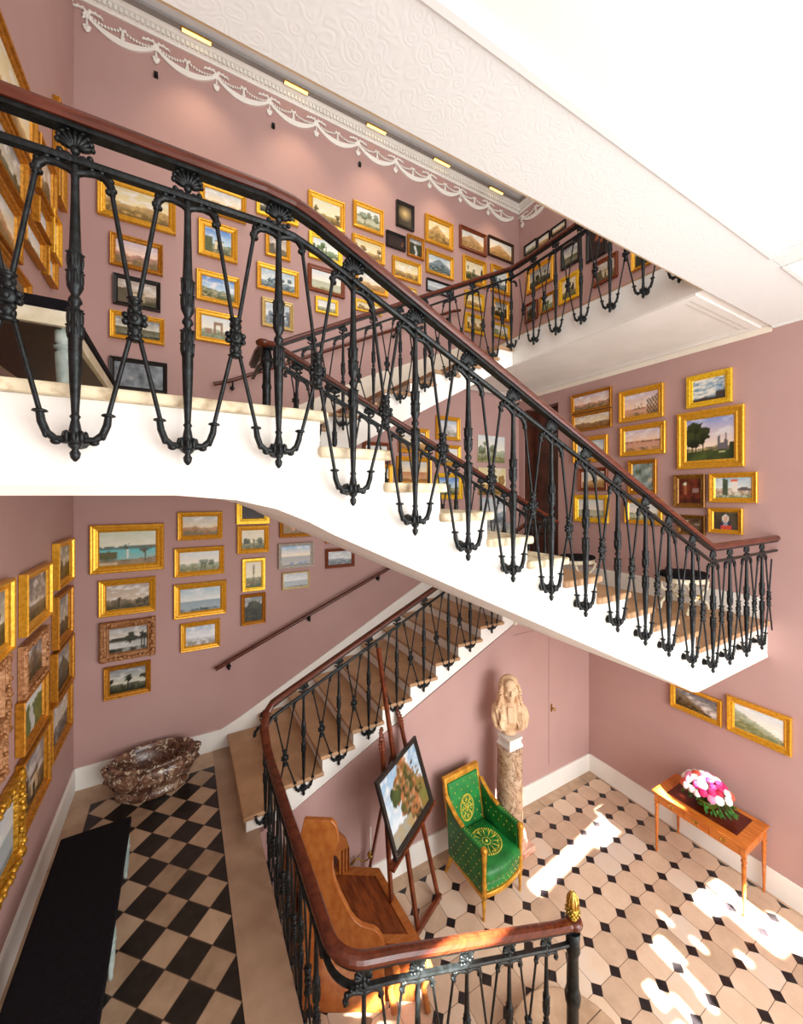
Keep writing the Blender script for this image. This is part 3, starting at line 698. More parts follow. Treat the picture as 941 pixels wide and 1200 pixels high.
def make_canvas(kind, pal, w, h, seed, axes):
    st, sl_, fa, ne, ac = [L3c(c) for c in PAL.get(pal, PAL['dark'])]
    rnd = random.Random(seed); ox, oy = rnd.uniform(0, 99), rnd.uniform(0, 99)
    N = max(18, min(60, int(w*78))); K = max(14, min(56, int(h*78)))
    nz_ = lambda x, y, s: noise.noise(Vector((ox+x*s, oy+y*s, seed*.37)))
    fb = lambda x, y, s: nz_(x, y, s)*.6+nz_(x, y, s*2.1)*.3+nz_(x, y, s*4.3)*.15
    hz = {'bay': .42, 'sea': .45, 'boats': .42, 'lake': .45, 'harb': .3, 'clouds': .14, 'cathedral': .28, 'town': .45, 'dark': .5, 'inter': 1.2}.get(kind, .38)+rnd.uniform(-.05, .05)
    trees = [(rnd.random(), hz+rnd.uniform(.02, .25), rnd.uniform(.08, .2)) for _ in range(rnd.randint(3, 6))]
    blobs = [(rnd.random(), rnd.uniform(0, hz), rnd.uniform(.05, .15)) for _ in range(5)]
    asp = w/max(h, .01); black = (.008, .006, .005)
    def col(u, v):
        n = fb(u*asp, v, 4); cl = fb(u*asp+7, v*2.2, 3)
        if kind in ('dark', 'glow', 'inter'):
            c = mixc(st, ne, .5+n)
            if kind == 'inter':
                c = mixc((.05, .008, .004) if pal == 'red' else (.05, .03, .015), (.16, .03, .012) if pal == 'red' else (.14, .08, .04), .5+n*1.5)
                if abs(u-.3) < .07 and .35 < v < .85: c = mixc(c, (.35, .13, .05), .6)
                if (u-.3)**2*asp*asp+(v-.78)**2 < .004: c = (.6, .55, .4)
                if .62 < u < .9 and .45 < v < .62: c = mixc(c, (.32, .25, .22), .6)
                if v < .2: c = mixc(c, black, .5)
                return c
            if kind == 'glow':
                d = math.hypot((u-.5)*asp, v-.62); return mixc((.9, .62, .25), (.03, .022, .01), min(1, d*2.4)**.5)
            for bx_, by_, br in blobs[:3]:
                d = math.hypot((u-bx_)*asp, v-(.3+by_)); c = mixc(ac, c, min(1, d/br*1.1))
            return mixc(c, black, .3+.2*n)
        if kind == 'portrait':
            c = mixc((.03, .025, .018), (.10, .075, .045), .5+n+.5*(u-.5))
            if (u-.52)**2*asp**2/.11+(v-.0)**2/.20 < 1: c = mixc((.02, .03, .08), (.55, .07, .04), 1 if abs(u-.55) < .22 and v < .25 else 0)
            if abs(u-.5)*asp < .06+.1*(.55-v) and .2 < v < .5: c = (.03, .05, .12) if (u*30+v*20) % 3 > 1 else (.5, .5, .52)
            d = math.hypot((u-.5)*asp/.85, (v-.66)/1.12)
            if d < .19: c = (.62, .6, .56)
            if math.hypot((u-.5)*asp/.8, (v-.62)/1.15) < .135: c = mixc((.62, .36, .25), (.42, .2, .13), (u-.45)*4)
            return c
        # sky
        c = mixc(sl_, st, (v-hz)/(1-hz+.001)); c = mixc(c, (.85, .83, .78), max(0, cl*1.8)*(1.0 if kind in ('clouds', 'mount', 'slope') else .6))
        if pal in ('storm',): c = mixc(c, (.10, .10, .11), max(0, -cl*2.2))
        if kind == 'clouds': c = mixc((.10, .22, .33), (.78, .76, .66), .55+cl*2.2); c = mixc(c, (.75, .7, .55), max(0, .5-v))
        # land
        far = hz+.10*fb(u*asp, .3, 2.2)+(.14 if kind == 'mount' else .03)*max(0, fb(u*asp, 9.1, 1.5)+.25)
        if kind == 'rock': far = hz+.45*max(0, 1-abs(u-.45-rnd_s)*2.1)+.06*n
        if kind == 'cliff': far = .95-1.0*u+.10*n
        if kind == 'slope': far = .80-.62*u+.05*n
        if kind in ('sea', 'boats', 'bay', 'lake', 'harb'):
            if v < hz: c = mixc(mixc(fa, sl_, .35), ac if kind == 'bay' else mixc(fa, ac, .4), v/hz+n*.6)
            if kind in ('lake', 'bay') and hz-.01 < v < hz+.10+.05*n: c = mixc(fa, ne, .5+n)
            if v < hz*.35+.10*fb(u*asp, 4, 2)-(0 if kind != 'sea' else .05): c = mixc(ne, ac, .3+n)
            if kind == 'bay':
                if abs(u-.49) < .022 and .18 < v < .47: return (.75, .72, .62)
                if v < .14+.05*n+.16*max(0, u-.55): c = mixc(ne, (.6, .45, .3), .2+.6*(1 if u < .3 and v < .1 else 0)+n*.3)
                if u < .3 and .2 < v < .4+.1*n: c = mixc((.05, .09, .03), ne, .4+n)
            if kind == 'boats':
                if abs(v-hz+.03) < .022+.05*max(0, fb(u*asp, 2, 7)) and fb(u*asp+4, 1, 6) > -.05: c = mixc(ne, black, .3)
            if kind == 'harb':
                if u > .68 and v < .85-(1-u)*.6 and (u*23+v*9) % 2 > .7: c = mixc(ne, black, .3)
                for q in (.3, .42, .5, .58):
                    if abs(u-q-.1*(v-hz)) < .008 and hz < v < hz+.4*(.6+.4*math.sin(q*40)): c = mixc(c, ne, .8)
                    if abs(u-q) < .05 and hz-.05 < v < hz-.0+.01*math.sin(u*60): c = mixc(ne, black, .2)
        elif v < far:
            t = (far-v)/max(far, .05); c = mixc(mixc(fa, sl_, .15), ne, t*1.5+n*.9)
            c = mixc(c, ac, max(0, fb(u*asp+3, v*3, 5)*1.3) if kind != 'clouds' else 0)
            if kind == 'lake': c = mixc(c, ac, .5)
        if kind == 'lake' and .16 < v < hz-.08 and pal == 'dusk': c = mixc((.5, .5, .48), c, .25+n)
        if kind in ('trees', 'bush', 'lake', 'cathedral', 'fall', 'bay') or (kind == 'mount' and pal in ('brown', 'dark')):
            for i, (tx, ty, tr) in enumerate(trees if kind != 'cathedral' else [(.22, .62, .27), (.12, .5, .2), (.36, .6, .13), (.2, .82, .14)]):
                if kind == 'bay' and i > 1: break
                r = tr*(1.5 if kind == 'bush' else 1)*(.75 if kind in ('mount', 'bay') else 1); yy = ty-(.14 if kind in ('mount', 'bay') else 0)
                d = math.hypot((u-tx)*asp*(2.6 if pal == 'cypress' else 1), (v-yy)*(.7 if pal == 'cypress' else 1.1))+fb(u*asp, v, 9)*.12
                if d < r: c = mixc(mixc(ne, black, .35 if pal != 'blue' else 0), fa, .35+n+.4*(v-yy)/r)
                if abs(u-tx)*asp < .012 and v < yy and v > .08: c = mixc(ne, black, .5)
        if kind == 'cathedral':
            for tx in (.70, .84):
                if abs(u-tx) < .035 and .2 < v < .44 or abs(u-tx) < .03*(.62-v)/.18 and .44 <= v < .62: c = (.10, .09, .10)
            if .70 < u < .84 and .2 < v < .38: c = (.12, .10, .11)
            if v < .22+.04*n: c = mixc((.02, .03, .01), (.07, .09, .02), .4+n)
            if u > .9 and v < .42+.1*n: c = (.02, .03, .01)
            if .7 < u < .82 and .17 < v < .2: c = (.45, .42, .25)
        if kind in ('arch', 'ruin', 'harb'):
            if kind == 'ruin':
                if .35 < u < .62 and v < .78 and not (.43 < u < .54 and v < .62) or (u > .1 and u < .3 and v < .42+.05*n) or (u > .66 and v < .3): c = mixc((.18, .09, .05), (.32, .2, .12), .5+n)
                if v < .17: c = mixc(ne, fa, .5+n)
            elif kind == 'arch':
                if .38 < u < .68 and v < .5 and v > .14: c = mixc(ac, (.6, .48, .34), .5+n) if not (.47 < u < .56 and v < .36) else mixc(ne, black, .4)
                if .35 < u < .71 and .5 <= v < .55: c = mixc(fa, black, .2)
                if u < .3 and v < .62+.1*n: c = mixc(ne, fa, .3+n)
        if kind == 'town':
            if v < .48+.06*n: c = mixc((.32, .22, .14), (.62, .55, .45), .5+fb(u*asp, v, 8)*2.4)
            if .47 < u < .62 and .3 < v < .78: c = (.72, .62, .52)
            if .46 < u < .63 and .78 <= v < .92: c = (.60, .10, .05)
            if .2 < u < .36 and v < .95+.1*n and v > .05: c = mixc((.03, .05, .03), (.08, .10, .05), .5+n)
            if u > .62 and .35 < v < .52-(u-.8)**2*2: c = (.10, .08, .08)
            if v < .16: c = mixc((.4, .42, .3), (.08, .12, .04), .5+fb(u*asp, v, 11)*2)
        if kind == 'fall':
            if abs(u-.5-.05*math.sin(v*9)) < .09 and v < .6: c = mixc((.55, .58, .56), c, .2)
            elif v < .75+.1*n and abs(u-.5) > .1: c = mixc(ne, (.12, .17, .04) if pal == 'green' else fa, .4+n)
        if kind == 'spire':
            if abs(u-.5) < .03+.02*n and .1 < v < .85: c = (.10, .08, .05)
            for k in range(5):
                if abs(abs(u-.5)-(v-.45-.08*k)*.5) < .012 and .45+.08*k < v < .62+.07*k: c = (.12, .10, .06)
            if .12 < v < .2+.05*n: c = mixc(ne, (.25, .12, .06), .6)
        if kind == 'clouds' and (v < .14+.05*n or (u > .72 and v < .34+.03*n)): c = (.05, .035, .03)
        return c
    rnd_s = rnd.uniform(-.1, .1)
    vs = []; cs = []
    for j in range(K+1):
        for i in range(N+1):
            u, v = i/N, j/K; vs.append(axes(u, v)); cs.append(col(u, v))
    fs = [(j*(N+1)+i, j*(N+1)+i+1, (j+1)*(N+1)+i+1, (j+1)*(N+1)+i) for j in range(K) for i in range(N)]
    me = bpy.data.meshes.new('canvas'); me.from_pydata(vs, [], fs); me.materials.append(M['oil'])
    ca = me.color_attributes.new('Col', 'FLOAT_COLOR', 'POINT')
    flat = []
    for c in cs: flat += [c[0], c[1], c[2], 1]
    ca.data.foreach_set('color', flat); me.update(); return me
FP = {  # frame profiles: (inward fraction of width, height fraction of depth)
 'n': [(0, 0), (0, .85), (.10, 1), (.30, .92), (.38, .62), (.62, .5), (.72, .62), (.82, .55), (1, .28), (1, 0)],
 'f': [(0, 0), (0, .8), (.06, .9), (.55, .9), (.62, .7), (.9, .62), (1, .35), (1, 0)],
 'o': [(0, 0), (0, .6), (.08, .9), (.22, 1), (.40, .85), (.5, .55), (.66, .5), (.76, .72), (.86, .7), (1, .3), (1, 0)]}
def frame_mesh(w, h, fw, dep, prof, axes3, orn=0, seed=0):
    mb = MB(); pr = FP[prof]; n = len(pr); vs = []
    for cx_, cz_ in ((0, 0), (1, 0), (1, 1), (0, 1)):
        for a, d in pr:
            x = cx_*w+(fw*a if cx_ == 0 else -fw*a); z = cz_*h+(fw*a if cz_ == 0 else -fw*a); vs.append(axes3(x, z, d*dep))
    fs = [(i*n+k, i*n+k+1, ((i+1)%4)*n+k+1, ((i+1)%4)*n+k) for i in range(4) for k in range(n-1)]
    mb.add(vs, fs)
    if orn:
        rr = random.Random(seed)
        def at_(t):
            P = 2*(w+h); d = t*P
            q = fw*.32
            if d < w: return (d, q)
            d -= w
            if d < h: return (w-q, d)
            d -= h
            if d < w: return (w-d, h-q)
            return (q, h-(d-w))
        m = int(2*(w+h)/.035)
        for i in range(m):
            x, z = at_(i/m); r = fw*rr.uniform(.18, .34); x += rr.uniform(-.2, .2)*fw; z += rr.uniform(-.2, .2)*fw
            mb.ell(axes3(min(max(x, 0), w), min(max(z, 0), h), dep*.85), r*.8, n=6, m=5)
        for cx_, cz_ in ((0, 0), (w, 0), (w, h), (0, h)):
            mb.ell(axes3(abs(cx_-fw*.4), abs(cz_-fw*.4), dep*.6), fw*.42, n=8, m=6)
    return mb
def painting(wall, h0, h1, z0, z1, fr, kind, pal, label, seed):
    w, h = h1-h0, z1-z0; dep = .045 if fr not in ('OG', 'O') else .07
    if wall == 'L': dep = .055
    if fr == 'N': dep = .02
    if wall == 'A': ax3 = lambda x, z, d: (h0+x, YA-.004-d, z0+z); name = 'A'
    elif wall == 'R': ax3 = lambda x, z, d: (XR-.004-d, h1-x, z0+z)
    else: ax3 = lambda x, z, d: (XL+.004+d, h0+x, z0+z)
    fw = min(w, h)*{'G': .17, 'G2': .15, 'Y': .17, 'B': .16, 'D': .13, 'D2': .12, 'O': .2, 'OG': .2, 'S': .13, 'C': .1, 'C2': .14, 'W': .16, 'N': .02}[fr]
    if kind == 'cathedral': fw = .105
    if kind == 'bay': fw = .085
    if kind == 'dark' and fr == 'Y': fw = .075
    if wall == 'L': fw *= .85
    base = ax3(w/2, 0, 0)
    t_ = thing('framed_painting' if fr != 'N' else 'unframed_painting', label, 'painting', base)
    if fr != 'N':
        mb = frame_mesh(w, h, fw, dep, {'O': 'o', 'OG': 'o', 'Y': 'f', 'G': 'n', 'G2': 'n'}.get(fr, 'n'), ax3, fr in ('O', 'OG'), seed); mb.build('frame', FR[fr], t_)
    else:
        mb = MB(); c = [ax3(x, z, d) for x in (0, w) for z in (0, h) for d in (0, dep-.002)]; xs = [p[0] for p in c]; ys = [p[1] for p in c]; zs = [p[2] for p in c]
        mb.box(min(xs), min(ys), min(zs), max(xs), max(ys), max(zs)); mb.build('stretcher', M['cream'], t_); fw = 0
    cd = dep*.3 if fr != 'N' else dep
    iw, ih = w-2*fw*.97, h-2*fw*.97; b = Vector(base)
    me = make_canvas(kind, pal, iw, ih, seed, lambda u, v: tuple(Vector(ax3(fw*.97+u*iw, fw*.97+v*ih, cd))-b))
    o = bpy.data.objects.new('canvas', me); C.objects.link(o); o.parent = t_
PICS = [
 ('A', -0.878, -0.184, -0.873, -0.334, 'G', 'bay', 'turq', 'widest gold framed painting on the lower wall, turquoise bay with white tower'),
 ('A', -0.801, -0.267, -1.356, -0.952, 'G', 'mount', 'brown', 'gold framed brown mountain landscape directly under the turquoise bay painting'),
 ('A', -0.793, -0.267, -1.86, -1.419, 'O', 'lake', 'dusk', 'wooded lake painting in ornate pinkish carved frame with corner scrolls'),
 ('A', -0.755, -0.315, -2.287, -1.922, 'G2', 'trees', 'dark', 'dark river landscape in gold frame, lowest above the marble tub'),
 ('A', -0.046, 0.445, -0.549, -0.21, 'G', 'mount', 'warm', 'gold framed warm hillside with red roofed house, top of the second lower column'),
 ('A', -0.08, 0.464, -0.989, -0.642, 'G', 'trees', 'pale', 'gold framed painting of pale green round trees under a cream sky'),
 ('A', -0.086, 0.49, -1.492, -1.076, 'G', 'sea', 'blue', 'gold framed grey-blue sea horizon, third in the second lower column'),
 ('A', -0.015, 0.417, -1.899, -1.555, 'G', 'mount', 'snow', 'small gold framed cloudy painting of pale snowy peaks'),
 ('A', 0.606, 1.019, -0.381, -0.031, 'Y', 'dark', 'red', 'dark reddish animal scene in a bright yellow flat frame just under the landing'),
 ('A', 0.616, 1.008, -0.759, -0.402, 'G', 'trees', 'pale2', 'gold framed meadow with distant trees, under the bright yellow frame'),
 ('A', 0.677, 0.961, -1.253, -0.83, 'Y', 'spire', 'pale2', 'upright yellow-framed painting of a lone bare tree'),
 ('A', 0.667, 0.967, -1.691, -1.294, 'G2', 'bush', 'dark', 'gold framed upright painting of a dark green bush'),
 ('A', 1.098, 1.543, -0.191, 0.206, 'G2', 'mount', 'warm', 'gold framed painting mostly hidden above the autumn landscape by the stair underside'),
 ('A', 1.148, 1.587, -0.579, -0.227, 'G2', 'arch', 'warm', 'gold framed orange hillside building beside a pale pool'),
 ('A', 1.131, 1.614, -1.001, -0.661, 'S', 'sea', 'blue2', 'silver framed painting of blue sea and a rocky headland'),
 ('A', 1.184, 1.556, -1.288, -1.06, 'C', 'sea', 'grey', 'small cream framed sketch of a grey-blue lake shore'),
 ('A', 1.79, 2.236, -0.694, -0.28, 'G2', 'mount', 'blue', 'gold framed purple hills painting, its top cut off by the white stair soffit'),
 ('A', 1.793, 2.233, -1.057, -0.78, 'B', 'mount', 'grey', 'small reddish wood framed mountain sketch just above the wall handrail'),
 ('A', 2.36, 2.748, -0.859, -0.23, 'G2', 'mount', 'warm', 'gold framed painting behind the stair soffit above the wall handrail'),
 ('A', -0.812, -0.063, 3.104, 3.559, 'G', 'mount', 'gold', 'large gold framed tan mountain plain at the upper left of the pink wall'),
 ('A', -0.701, -0.195, 2.579, 2.941, 'G2', 'mount', 'sunset', 'gold framed pink sunset landscape under the large tan mountain painting'),
 ('A', -0.672, -0.219, 2.147, 2.491, 'D', 'arch', 'brown', 'black framed landscape with brown houses on the upper wall'),
 ('A', -0.701, -0.18, 1.764, 2.071, 'G', 'sea', 'dark', 'gold framed dark green marsh painting under the black framed one'),
 ('A', -0.707, -0.151, 1.19, 1.555, 'D', 'dark', 'grey', 'dark framed grey painting low on the upper landing wall'),
 ('A', 0.189, 0.726, 3.51, 3.877, 'G', 'mount', 'desert', 'gold framed desert plain under a pale sky behind the handrail'),
 ('A', 0.175, 0.621, 2.96, 3.405, 'G', 'arch', 'bluesky', 'gold framed painting of a white temple under a blue cloudy sky'),
 ('A', 0.154, 0.647, 2.399, 2.778, 'G', 'mount', 'bluesky', 'gold framed green plain under deep blue sky'),
 ('A', 0.146, 0.664, 1.899, 2.291, 'G', 'ruin', 'pale', 'gold framed painting of tall brown ruins against a pale sky'),
 ('A', 0.85, 1.401, 3.704, 3.997, 'Y', 'trees', 'dark', 'yellow-gold framed dark grove crossed by the handrail bend'),
 ('A', 0.965, 1.292, 3.188, 3.522, 'G', 'arch', 'brown', 'small upright gold framed brown building study'),
 ('A', 0.857, 1.409, 2.72, 3.07, 'G', 'trees', 'blue', 'gold framed misty blue trees painting'),
 ('A', 0.919, 1.333, 2.239, 2.621, 'C2', 'trees', 'grey', 'narrow gold framed blue-grey tree study above the newel'),
 ('A', 1.537, 2.085, 3.838, 4.275, 'G', 'trees', 'autumn', 'gold framed autumn wood painting, right of the handrail bend'),
 ('A', 1.548, 2.043, 3.338, 3.709, 'Y', 'trees', 'green', 'yellow-gold framed painting of a green tree in blossom'),
 ('A', 1.537, 2.082, 2.879, 3.247, 'B', 'sea', 'pale', 'red-brown framed pale coast painting'),
 ('A', 1.643, 1.977, 2.593, 2.817, 'Y', 'mount', 'pale', 'tiny gold framed pale sketch over the stair handrail'),
 ('A', 2.214, 2.721, 4.001, 4.389, 'G', 'lake', 'pale', 'gold framed grey lake with boats, top row of the upper wall'),
 ('A', 2.198, 2.739, 3.553, 3.89, 'G', 'trees', 'gold', 'gold framed hazy park landscape in the fourth upper column'),
 ('A', 2.249, 2.797, 3.075, 3.415, 'G', 'mount', 'desert', 'gold framed ochre beach painting above the stair railing'),
 ('A', 2.249, 2.69, 2.763, 2.931, 'Y', 'trees', 'gold', 'small yellow-gold framed hazy landscape partly behind the railing'),
 ('A', 2.944, 3.273, 4.26, 4.663, 'D', 'glow', 'dark', 'small black framed upright night scene with a glowing light'),
 ('A', 2.766, 3.113, 3.884, 4.123, 'D', 'dark', 'red', 'tiny black framed dark interior beside the waterfall painting'),
 ('A', 3.149, 3.469, 3.849, 4.191, 'G2', 'fall', 'dark', 'small upright gold framed waterfall painting'),
 ('A', 2.874, 3.405, 3.426, 3.762, 'G', 'mount', 'gold', 'gold framed golden field with distant hill in the fifth upper column'),
 ('A', 3.049, 3.313, 3.25, 3.332, 'Y', 'mount', 'gold', 'tiny gold framed sketch touching the top of the railing'),
 ('A', 3.489, 4.059, 4.186, 4.643, 'G', 'rock', 'gold', 'bright gold framed painting of a steep tan rock, near the frieze'),
 ('A', 3.503, 4.068, 3.685, 4.067, 'G', 'rock', 'blue', 'gold framed coastal cliffs with a pale blue sea'),
 ('A', 3.516, 4.068, 3.379, 3.588, 'D', 'sea', 'grey', 'dark framed grey seascape half behind the railing'),
 ('A', 4.199, 4.809, 4.311, 4.702, 'B', 'rock', 'desert', 'red-brown framed sunlit cliff under a yellow sky'),
 ('A', 4.853, 5.479, 4.378, 4.737, 'D2', 'rock', 'desert', 'dark framed orange rocky coast next to the far corner'),
 ('A', 4.272, 4.805, 3.739, 4.203, 'G', 'trees', 'cypress', 'gold framed painting of dark cypress trees'),
 ('A', 4.923, 5.395, 3.739, 4.235, 'G', 'trees', 'blue', 'gold framed round blue-green tree near the far corner'),
 ('A', 4.319, 4.752, 3.302, 3.601, 'Y', 'mount', 'gold', 'gold framed golden landscape behind the upper balusters, third from the far corner top'),
 ('A', 4.96, 5.382, 3.255, 3.63, 'G', 'trees', 'dark', 'gold framed dark meadow behind the upper balusters by the corner'),
 ('A', 4.319, 4.752, 2.877, 3.213, 'Y', 'trees', 'gold', 'yellow-gold framed grove low behind the upper balusters'),
 ('A', 4.96, 5.382, 2.915, 3.185, 'Y', 'arch', 'pale', 'lowest small gold framed white house by the far corner'),
 ('A', 3.703, 4.207, 0.934, 1.335, 'G', 'rock', 'snow', 'gold framed rocky hillside just below the upper stair soffit'),
 ('A', 2.985, 3.556, 0.676, 1.083, 'G', 'mount', 'desert', 'gold framed pale desert painting left of the rocky hillside'),
 ('A', 3.703, 4.218, 0.496, 0.851, 'G', 'arch', 'pale', 'gold framed pale harbour painting under the rocky hillside'),
 ('A', 2.956, 3.606, 0.141, 0.618, 'G', 'sea', 'warm', 'large gold framed warm shore painting just over the white steps'),
 ('A', 3.688, 4.261, -0.071, 0.37, 'Y', 'trees', 'bluesky', 'yellow-gold framed dark trees and blue sky, lowest over the steps'),
 ('A', 4.613, 5.26, 0.594, 1.079, 'N', 'trees', 'pale', 'unframed canvas of a dark copse under a pale sky'),
 ('A', 4.622, 5.286, 0.0, 0.495, 'N', 'trees', 'gold', 'unframed canvas of a green field under a yellow sky'),
 ('A', 2.372, 2.837, 0.466, 0.81, 'B', 'sea', 'pale', 'red wood framed pale sea sketch seen through the railing'),
 ('A', 2.43, 2.874, 0.093, 0.476, 'G', 'mount', 'warm', 'gold framed small landscape behind the top steps'),
 ('A', 4.652, 5.295, -0.511, -0.046, 'N', 'mount', 'grey', 'unframed dull grey canvas below the yellow sky canvas'),
 ('A', 4.752, 5.404, -0.869, -0.523, 'N', 'trees', 'dark', 'unframed dark green canvas, lowest on the landing wall'),
 ('R', 3.528, 4.219, 1.325, 1.639, 'G2', 'mount', 'sunset', 'narrow gold framed pink sunset mountain, top left of the right wall group'),
 ('R', 3.524, 4.203, 1.025, 1.309, 'G2', 'mount', 'dusk2', 'narrow gold framed dusk hillside, second from the top by the doorway'),
 ('R', 3.589, 4.184, 0.517, 0.923, 'G', 'sea', 'blue', 'gold framed pale blue landscape, third down by the doorway'),
 ('R', 3.593, 4.082, 0.065, 0.422, 'B', 'mount', 'desert', 'brown wood framed sandy sketch, fourth down by the doorway'),
 ('R', 3.579, 4.168, -0.433, 0.0, 'Y', 'sea', 'pale', 'yellow-gold framed boats scene, lowest by the doorway'),
 ('R', 2.802, 3.41, 1.054, 1.511, 'G', 'harb', 'sunset', 'gold framed pink harbour with ships and cranes'),
 ('R', 2.778, 3.399, 0.558, 0.994, 'G', 'boats', 'sunset', 'gold framed lilac sea with a row of distant boats'),
 ('R', 2.891, 3.278, 0.012, 0.493, 'G2', 'dark', 'green', 'upright gold framed very dark doorway study'),
 ('R', 2.819, 3.329, -0.41, -0.058, 'G', 'boats', 'pale', 'gold framed beach with fishing boats, low behind the handrail'),
 ('R', 2.06, 2.53, 1.099, 1.501, 'Y', 'clouds', 'blue', 'bright gold framed painting of big white clouds, topmost on the right wall'),
 ('R', 1.941, 2.637, 0.329, 1.049, 'G', 'cathedral', 'eve', 'largest gold frame on the right wall, big oak and twin towered cathedral'),
 ('R', 2.328, 2.678, -0.161, 0.259, 'W', 'inter', 'red', 'dark gold framed red room interior with a clock'),
 ('R', 1.826, 2.285, -0.091, 0.261, 'G', 'town', 'blue', 'gold framed town with red roofed tower and blue sky'),
 ('R', 1.958, 2.293, -0.461, -0.157, 'G', 'portrait', 'dark', 'gold framed portrait of a white haired man in red coat'),
 ('R', 2.328, 2.64, -0.505, -0.256, 'W', 'inter', 'brown', 'small brown framed interior half hidden by the handrail'),
 ('R', 2.158, 2.717, -2.783, -2.467, 'G', 'cliff', 'storm', 'gold framed dark cliff under storm clouds, below the landing'),
 ('R', 1.545, 2.106, -2.78, -2.368, 'G', 'slope', 'pale', 'wide gold framed bushy hillside under a pale sky, above the console table'),
 ('R', 4.946, 5.236, 4.499, 4.682, 'D', 'mount', 'pale', 'leftmost of three small dark framed pale sketches on the top landing wall'),
 ('R', 4.659, 4.928, 4.468, 4.658, 'D', 'mount', 'desert', 'middle of three small dark framed pale sketches on the top landing wall'),
 ('R', 4.333, 4.623, 4.509, 4.649, 'D', 'mount', 'warm', 'rightmost of three small dark framed pale sketches on the top landing wall'),
 ('R', 4.581, 5.188, 3.743, 4.174, 'G', 'trees', 'dark', 'large gold framed dark painting on the top landing wall behind balusters'),
 ('R', 4.07, 4.421, 3.815, 4.187, 'D', 'sea', 'dark', 'dark framed green seascape above the gold framed tree on the top landing'),
 ('R', 4.079, 4.465, 3.241, 3.674, 'Y', 'trees', 'cypress', 'yellow-gold framed dark tree painting on the top landing wall'),
 ('R', 4.928, 5.219, 3.223, 3.568, 'B', 'bush', 'dark', 'small brown framed study low at the far end of the top landing'),
 ('R', 4.555, 4.874, 3.243, 3.555, 'G2', 'trees', 'green', 'small gold framed green study low on the top landing wall'),
 ('R', 3.609, 3.946, 3.694, 4.218, 'D', 'dark', 'red', 'black framed painting with red figure high on the top landing wall'),
 ('R', 3.437, 3.832, 3.253, 3.624, 'B', 'arch', 'brown', 'brown framed painting under the black framed one on the top landing'),
 ('R', 2.961, 3.229, 3.197, 3.582, 'G', 'mount', 'dark', 'gold framed painting nearest the ceiling edge on the top landing'),
 ('L', 4.581, 5.166, -0.866, -0.44, 'G', 'mount', 'dark', 'gold framed green hill, topmost beside the room corner on the left wall'),
 ('L', 3.759, 4.394, -1.024, -0.573, 'G', 'mount', 'storm', 'deep gold framed stormy field, second column on the left wall'),
 ('L', 4.57, 5.122, -1.4, -0.923, 'G2', 'mount', 'dark', 'gold framed grey valley, second down beside the room corner'),
 ('L', 2.944, 3.526, -1.025, -0.55, 'G', 'trees', 'dark', 'gold framed tree painting cut by the left picture edge'),
 ('L', 3.743, 4.291, -1.468, -1.086, 'O', 'rock', 'storm', 'worn brown framed cloudy cliff with rounded corners on the left wall'),
 ('L', 4.526, 5.166, -1.899, -1.421, 'G2', 'rock', 'dark', 'gold framed rocky valley, third down beside the room corner'),
 ('L', 3.695, 4.272, -1.848, -1.47, 'G2', 'fall', 'green', 'brown-gold framed green waterfall on the left wall'),
 ('L', 4.377, 5.094, -2.33, -1.846, 'G2', 'mount', 'dusk', 'gold framed dusk valley, lowest beside the room corner'),
 ('L', 3.695, 4.339, -2.422, -1.906, 'G2', 'arch', 'storm', 'large gold framed grey ruins low on the left wall'),
 ('L', 2.994, 3.452, -1.538, -1.029, 'O', 'dark', 'brown', 'carved brown framed painting at the left picture edge'),
 ('L', 2.994, 3.4, -1.773, -1.404, 'O', 'dark', 'red', 'small carved reddish framed painting at the left picture edge'),
 ('L', 3.0, 3.7, -2.52, -1.93, 'OG', 'sea', 'grey', 'ornate gilt leaf framed painting low at the left picture edge'),
 ('L', 3.1, 3.99, 2.45, 2.96, 'G2', 'mount', 'gold', 'huge gold framed landscape high on the upper left wall'),
 ('L', 3.05, 3.78, 2.04, 2.4, 'G2', 'mount', 'dark', 'wide gold framed landscape under the huge one on the upper left wall'),
 ('L', 4.06, 4.52, 2.42, 2.86, 'G2', 'mount', 'brown', 'tall gold framed brown landscape on the upper left wall'),
 ('L', 4.6, 4.86, 2.72, 3.62, 'G2', 'trees', 'dark', 'narrow-looking gilt frame beside the corner on the upper left wall'),
 ('L', 3.74, 4.2, 1.83, 2.05, 'G2', 'mount', 'pale', 'small gold framed pale study above the black topped bench'),
 ('L', 4.03, 4.36, 2.13, 2.34, 'G2', 'mount', 'snow', 'small gold framed grey study above the bench, right of the pale one'),
 ('L', 4.43, 4.68, 2.11, 2.5, 'G', 'mount', 'warm', 'small bright gold framed study near the corner above the bench'),
 ('L', 2.95, 3.66, 1.6, 1.95, 'G2', 'rock', 'warm', 'gold framed sunlit rocks at the left edge above the bench'),
 ('L', 4.28, 4.55, 1.84, 2.08, 'G2', 'arch', 'grey', 'low gold framed grey study just over the bench top'),
 ('L', 3.1, 3.85, 1.2, 1.55, 'G2', 'dark', 'brown', 'dim gold framed picture behind the black topped bench at the far left'),
]
for i, p in enumerate(PICS): painting(*p, 11+i*7)

